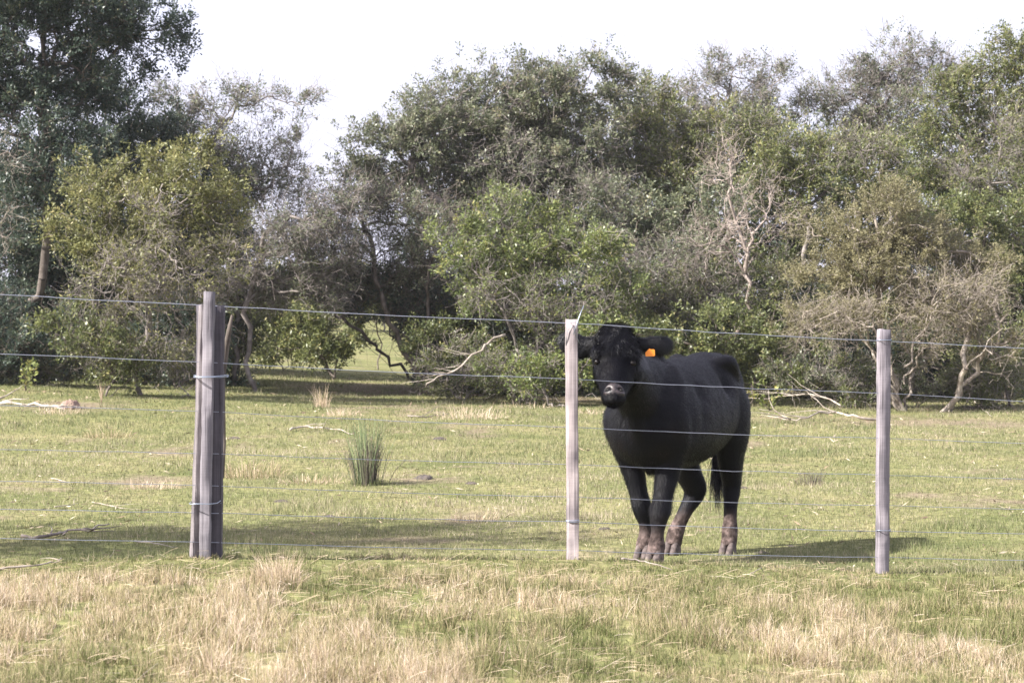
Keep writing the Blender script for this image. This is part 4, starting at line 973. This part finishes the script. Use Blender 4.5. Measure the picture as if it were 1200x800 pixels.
# reeds: several hundred stiff stems, brown below and green above
g = np.random.default_rng(77); p = on_ground(430, 568); root = empty('reed_clump', p); tag(root, 'upright clump of green and brown reeds standing alone in the pasture', 'reeds')
for nm, mt, n, hl, hh, t0, t1 in (('dry_stem', 'reed', 100, .26, .48, .1, .55), ('green_stem', 'reed', 85, .38, .68, .5, 1.)):
    X = g.normal(0, .05, n); Y = g.normal(0, .05, n); mb = MB()
    for k in range(n):
        H = g.uniform(hl, hh); lx, ly = X[k] * 1.0 + g.normal(0, .03), Y[k] * .8
        w = .0028; b = np.array([X[k], Y[k], -.01]); m_ = b + [lx * .4, ly * .4, H * .55]; t_ = b + [lx * 1.1, ly, H]
        mb.tube([b, m_, t_], [w, w * .95, w * .3], 4, caps=False)
    V = np.vstack(mb.V); F = np.vstack(mb.F); np_mesh(nm, V, F, M[mt], root, tint=np.repeat(g.uniform(t0, t1, n), len(F) // n))
clump('grass_skirt', None, None, 430, 568, .09, .26, 420, 'grass', 0, .4, .8, seed=1).parent = root
bpy.data.objects['grass_skirt'].location = (0, 0, 0)
TG = 'withered tussocks in the pasture'
for k, (lab, px, py, h, w, n, mt, a, b, ln) in enumerate([
    ('pale dry tussock standing tall in front of the shaded opening', 377, 477, .44, .22, 70, 'straw', .5, 1, .3),
    ('flattened straw heap right of the opening, on the edge of the tree shade', 548, 490, .34, .95, 260, 'straw', .65, 1, 1.2),
    ('sprawling straw tussock beside the pale one at the edge of the shade', 402, 487, .26, .5, 150, 'straw', .6, 1, 1.),
    ('thin straw litter under the leafy shrub left of the middle stake', 622, 478, .22, .9, 150, 'straw', .6, 1, 1.3),
    ('straw litter just right of the middle stake under the shrub', 692, 485, .22, .6, 120, 'straw', .6, 1, 1.3),
    ('mixed green and dry weed clump between the split post and the reeds', 298, 560, .34, .62, 420, 'straw', .1, .9, .6),
    ('low dry tussock left of the reed clump', 362, 566, .17, .55, 330, 'straw', .35, 1, 1.),
    ('brown twiggy tussock left of the split post', 176, 572, .16, .50, 240, 'straw', .6, .95, 1.2),
    ('green and brown weed tuft far left of the split post', 128, 512, .22, .5, 260, 'straw', .1, .8, .8),
    ('curled dry tussock in the pasture left of the middle stake', 556, 610, .16, .34, 220, 'straw', .35, .95, 1.),
    ('dry stalk clump beside the reddish mound at far left', 68, 485, .30, .6, 130, 'straw', .5, 1, .9),
    ('single dry weed spire behind the fence at left', 119, 472, .42, .012, 30, 'straw', .6, .9, .15),
    ('short green tuft right of the right stake', 1138, 527, .12, .5, 220, 'grass', 0, .4, .8)]):
    lit = 'straw ' in lab and 'dry' not in lab and 'tussock' not in lab
    o = clump('straw_litter' if lit else 'tussock', lab, 'straw' if lit else 'tussock', px, py, h * (.8 if ln < .4 else .62), w, n, mt, a, b, ln * 1.25, None if lit else TG, k)
    if lit: o['kind'] = 'stuff'
clump('tussock', 'tall bleached tussock on the bank right of the foot of the split post', 'tussock', 326, 688, .17, .17, 420, 'straw', .45, 1, .45, TG, 30, .0028)
clump('tussock', 'flattened dark grass tuft on the bank at lower left', 'tussock', 108, 700, .08, .3, 420, 'straw', .0, .7, 1.2, TG, 31, .0028)
clump('weed', 'small dark branching weed in the pasture right of the cow', 'weed', 950, 568, .16, .22, 90, 'reed', 0, .35, .5, seed=33)

def branch(label, pts, r, mat, forks=3, seed=0, lift=.02, name='fallen_branch', fl=.5, group='fallen dead branches'):
    r = r * .62; g = np.random.default_rng(seed + 500); P3 = [on_ground(px, py) + [0, 0, lift + (e[0] if e else 0)] for px, py, *e in pts]
    q = smooth_path(P3, 4); q[1:-1] += g.normal(0, r * .5, (len(q) - 2, 3)); o0 = q[len(q) // 2].copy(); mb = MB()
    mb.tube(q, np.linspace(r, r * .35, len(q)), 7, seed=seed)
    Lt = np.linalg.norm(q[-1] - q[0])
    for k in range(forks):
        i = g.integers(len(q) // 4, len(q) - 1); dv = (q[min(i + 1, len(q) - 1)] - q[i - 1]); dv /= np.linalg.norm(dv) + 1e-9
        side = np.array([-dv[1], dv[0], 0]) * g.choice([-1, 1]); c = q[i].copy(); pp = [c.copy()]; dd = dv * .7 + side * .7 + np.array([0, 0, g.uniform(-.05, .35)])
        for m_ in range(5):
            dd = dd + g.normal(0, .22, 3) * [1, 1, .5]; dd /= np.linalg.norm(dd); c = c + dd * Lt * fl * .2 * g.uniform(.6, 1.2); c[2] = max(c[2], float(gz(c[0], c[1])) + .006); pp.append(c.copy())
        mb.tube(pp, np.linspace(r * .5, r * .12, 6), 5, seed=seed + k)
    o = mb.build(name, M[mat], origin=o0); return tag(o, label, 'branch', group)
branch('curved pale branch lying on the bank at the lower left edge', [(-40, 672), (0, 671), (35, 669), (60, 665), (72, 659)], .011, 'dead_wood', 1, 1, .02, fl=.2)
branch('dark knotty branch lying in the shade left of the split post', [(25, 631), (55, 631), (75, 626), (100, 622), (128, 617)], .022, 'dead_dark', 4, 2, .02, fl=.35)
branch('short straight stick pointing at the foot of the split post', [(158, 637), (180, 640), (207, 644)], .010, 'dead_wood', 0, 3)
branch('long pale bent branch lying left of the reed clump', [(340, 506), (355, 503), (375, 504), (395, 506), (415, 511)], .022, 'dead_wood', 3, 4, .03, fl=.35)
branch('bleached log at the left edge below the trees', [(-30, 472), (0, 474), (40, 477), (75, 482)], .05, 'dead_wood', 3, 5, .03, fl=.3)
branch('pale forked branch on the ground left of the right stake', [(1030, 497), (1000, 497, .05), (975, 493, .08), (945, 497, .05), (925, 497)], .032, 'dead_wood', 6, 6, .05, fl=.6)
branch('twiggy fan of the dead branch behind the cow rump', [(985, 487, .1), (955, 482, .2), (925, 482, .2), (893, 480, .1)], .022, 'dead_wood', 8, 7, .05, fl=.5)
branch('thin stick in the grass before the front hooves of the cow', [(728, 658), (745, 660), (765, 664), (788, 671)], .009, 'dead_dark', 0, 8, .015)
branch('thin pale stick below the shadow of the cow', [(878, 676), (890, 670), (902, 664)], .005, 'dead_wood', 0, 9, .015)
branch('short pale stick left of the dark knotty branch, further back', [(60, 562), (70, 564), (82, 568)], .011, 'dead_wood', 1, 10, .015)
branch('pair of thin pale sticks halfway between left edge and split post', [(64, 596), (80, 594), (92, 592)], .008, 'dead_wood', 1, 11, .015)
branch('thin sticks leaning together in the middle of the left pasture', [(108, 590), (128, 594), (145, 598)], .008, 'dead_wood', 2, 12, .015)
branch('stick lying on the far grass between reeds and shrub', [(478, 489), (500, 490), (528, 486)], .020, 'dead_dark', 2, 13, .02)
branch('fallen twig at the foot of the whitish trunk', [(1140, 470), (1150, 480), (1162, 490)], .015, 'dead_wood', 2, 14, .03)
# the long dead bough slanting down out of the shrub to the grass
g = np.random.default_rng(90); mb = MB(); A = [P(783, 392, 33.2), P(735, 402, 33.0), (P(690, 415, 32.9)), P(640, 428, 32.8), P(590, 438, 32.7), P(545, 441, 32.6), P(500, 450, 32.5)]
A = [P(590, 392, 33.6), P(575, 400, 33.4), P(560, 412, 33.2), P(535, 432, 33.0), P(515, 440, 32.9), P(498, 452, 32.8)]
q = smooth_path(A, 4) + g.normal(0, .015, (21, 3)); mb.tube(q, np.linspace(.022, .008, len(q)), 7, seed=1)
for k in range(7):
    i = g.integers(8, 20); c = q[i]; pp = [c]; dd = np.array([-.8, 0, -.25]) + g.normal(0, .4, 3) * [1, .6, .7]
    for m_ in range(6): dd = dd + g.normal(0, .2, 3); dd /= np.linalg.norm(dd); pp.append(pp[-1] + dd * .09)
    mb.tube(pp, np.linspace(.007, .002, 7), 5)
tag(mb.build('dead_bough', M['dead_wood'], origin=q[0]), 'long pale dead bough slanting from the shrubs down to the shaded grass', 'bough')
# reddish earth mound and dung
def lump(name, label, cat, px, py, r, h, mat, group=None, seed=0):
    g = np.random.default_rng(seed + 800); p = on_ground(px, py); n = 18; V = []; rings = 8
    for i in range(rings):
        a = i / (rings - 1) * math.pi / 2; rr = math.cos(a) ** .7 if i < rings - 1 else .02
        for j in range(n):
            t = j * 2 * math.pi / n; w = 1 + .16 * math.sin(t * 2 + seed) + .1 * math.sin(t * 5 + seed * 2) + g.normal(0, .06)
            V.append((rr * r * w * math.cos(t), rr * r * w * math.sin(t) * .8, h * math.sin(a) * (1 + g.normal(0, .08)) - .01))
    F = [(i * n + j, i * n + (j + 1) % n, (i + 1) * n + (j + 1) % n, (i + 1) * n + j) for i in range(rings - 1) for j in range(n)]
    o = np_mesh(name, V, F, M[mat], smooth=True); o.location = p; return tag(o, label, cat, group)
M['clay'] = bark_mat('red_clay', (.17, .11, .085), (.29, .20, .16), 14); M['dung'] = bark_mat('dried_dung', (.035, .028, .024), (.10, .08, .068), 20)
lump('earth_mound', 'small reddish earth mound at the left below the trees', 'mound', 82, 479, .13, .13, 'clay')
for k, (px, py, r, lab) in enumerate([(708, 620, .05, 'dung crumb between the middle stake and the cow'), (870, 513, .07, 'dung right behind the rump of the cow'), (893, 648, .05, 'dung in the shadow of the cow'),
    (552, 567, .06, 'dark dung lump right of the reed clump'), (497, 561, .10, 'largest brown dung patch right of the reeds'), (387, 605, .05, 'dung lump below the reed clump'), (870, 572, .06, 'dung just right of the hind leg of the cow'),
    (1180, 562, .05, 'dung lump near the right edge of the pasture'), (330, 588, .06, 'dark dung lump between split post and reeds'), (275, 514, .07, 'brown dung just right of the split post, further back'),
    (640, 541, .05, 'dung left of the middle stake, half way back'), (515, 515, .09, 'brown dung beyond the reed clump to its right')]):
    lump('dung', lab, 'dung', px, py, r, r * .45, 'dung', 'cow dung scattered on the pasture', k)
# small litter of the pasture: dead leaves, straw bits, twig ends
def litter():
    n = 9000; d = 11.5 * (38 / 11.5) ** rng.random(n); x = rng.uniform(-.3, .3, n) * d
    k = (d - (10.47 + .41 * x) > .3) & (fbm(x, d, 1.1, 91) + rng.normal(0, .09, n) > .52); x = x[k]; d = d[k]; n = len(x)
    az = rng.uniform(0, 6.28, n); L = rng.uniform(.02, .09, n) * (d / 15) ** .5; w = rng.uniform(.003, .011, n) * (d / 15)
    c = np.stack([x, d, gz(x, d) + rng.uniform(.008, .03, n)], -1); f = np.stack([np.cos(az), np.sin(az), rng.normal(0, .25, n)], -1) * (L / 2)[:, None]; q = np.stack([-np.sin(az), np.cos(az), rng.normal(0, .5, n)], -1) * (w / 2)[:, None]
    V = np.stack([c - f, c - q, c + f, c + q], 1).reshape(-1, 3)
    m = leaf_mat('dead_litter', [(0, (.07, .05, .04)), (.5, (.22, .16, .11)), (1, (.50, .42, .32))], .8, 0, .1)
    tag(np_mesh('ground_litter', V, np.arange(n * 4).reshape(-1, 4), m, tint=rng.random(n)), 'scattered dead leaves and straw bits on the pasture', 'litter', kind='stuff')
litter()
# leafy sprigs
def sprig(label, px, py, h, n, seed):
    g = np.random.default_rng(seed); p = on_ground(px, py); root = empty('sprig', p); tag(root, label, 'sprig', 'young leafy sprigs below the thicket'); mb = MB(); tips = []
    for k in range(5):
        dd = np.array([g.normal(0, .35), g.normal(0, .3), 1.]); dd /= np.linalg.norm(dd); pp = [np.zeros(3)]
        for m_ in range(4): dd = dd + g.normal(0, .12, 3); pp.append(pp[-1] + dd / np.linalg.norm(dd) * h / 4); tips.append(pp[-1])
        mb.tube(pp, np.linspace(.006, .002, 5), 4)
    mb.build('stem', M['bark'], root); N = np.array(tips)
    V, F, t = leaf_mesh(N, np.arange(len(N)), np.zeros(len(N), int), [((0, 0, 0), (1, 1, 1))], n, .07, .12, seed, .3, .5, 1., .3); np_mesh('foliage', V, F, M['bright'], root, tint=t)
sprig('bright green sprig at the shrub edge just right of the cow rump', 903, 482, .42, 7, 5)
sprig('small bright sapling sprig at the far left edge under the shrubs', 30, 458, .40, 7, 6)


# ------------------------------------------------------------------ thin haze volume, added to lift the thicket's shadows
def haze():
    V = [(x, y, z) for z in (-1.5, 16) for y in (-30, 990) for x in (-860, 860)]
    F = [(0, 2, 3, 1), (4, 5, 7, 6), (0, 1, 5, 4), (2, 6, 7, 3), (0, 4, 6, 2), (1, 3, 7, 5)]
    m = bpy.data.materials.new('haze'); m.use_nodes = True; nt = m.node_tree; nt.nodes.remove(nt.nodes['Principled BSDF'])
    v = nt.nodes.new('ShaderNodeVolumePrincipled'); v.inputs['Density'].default_value = .0003; v.inputs['Color'].default_value = (.93, .94, 1, 1); v.inputs['Anisotropy'].default_value = .2
    nt.links.new(v.outputs[0], nt.nodes['Material Output'].inputs['Volume'])
    tag(np_mesh('haze', V, F, m), kind='stuff')
haze()
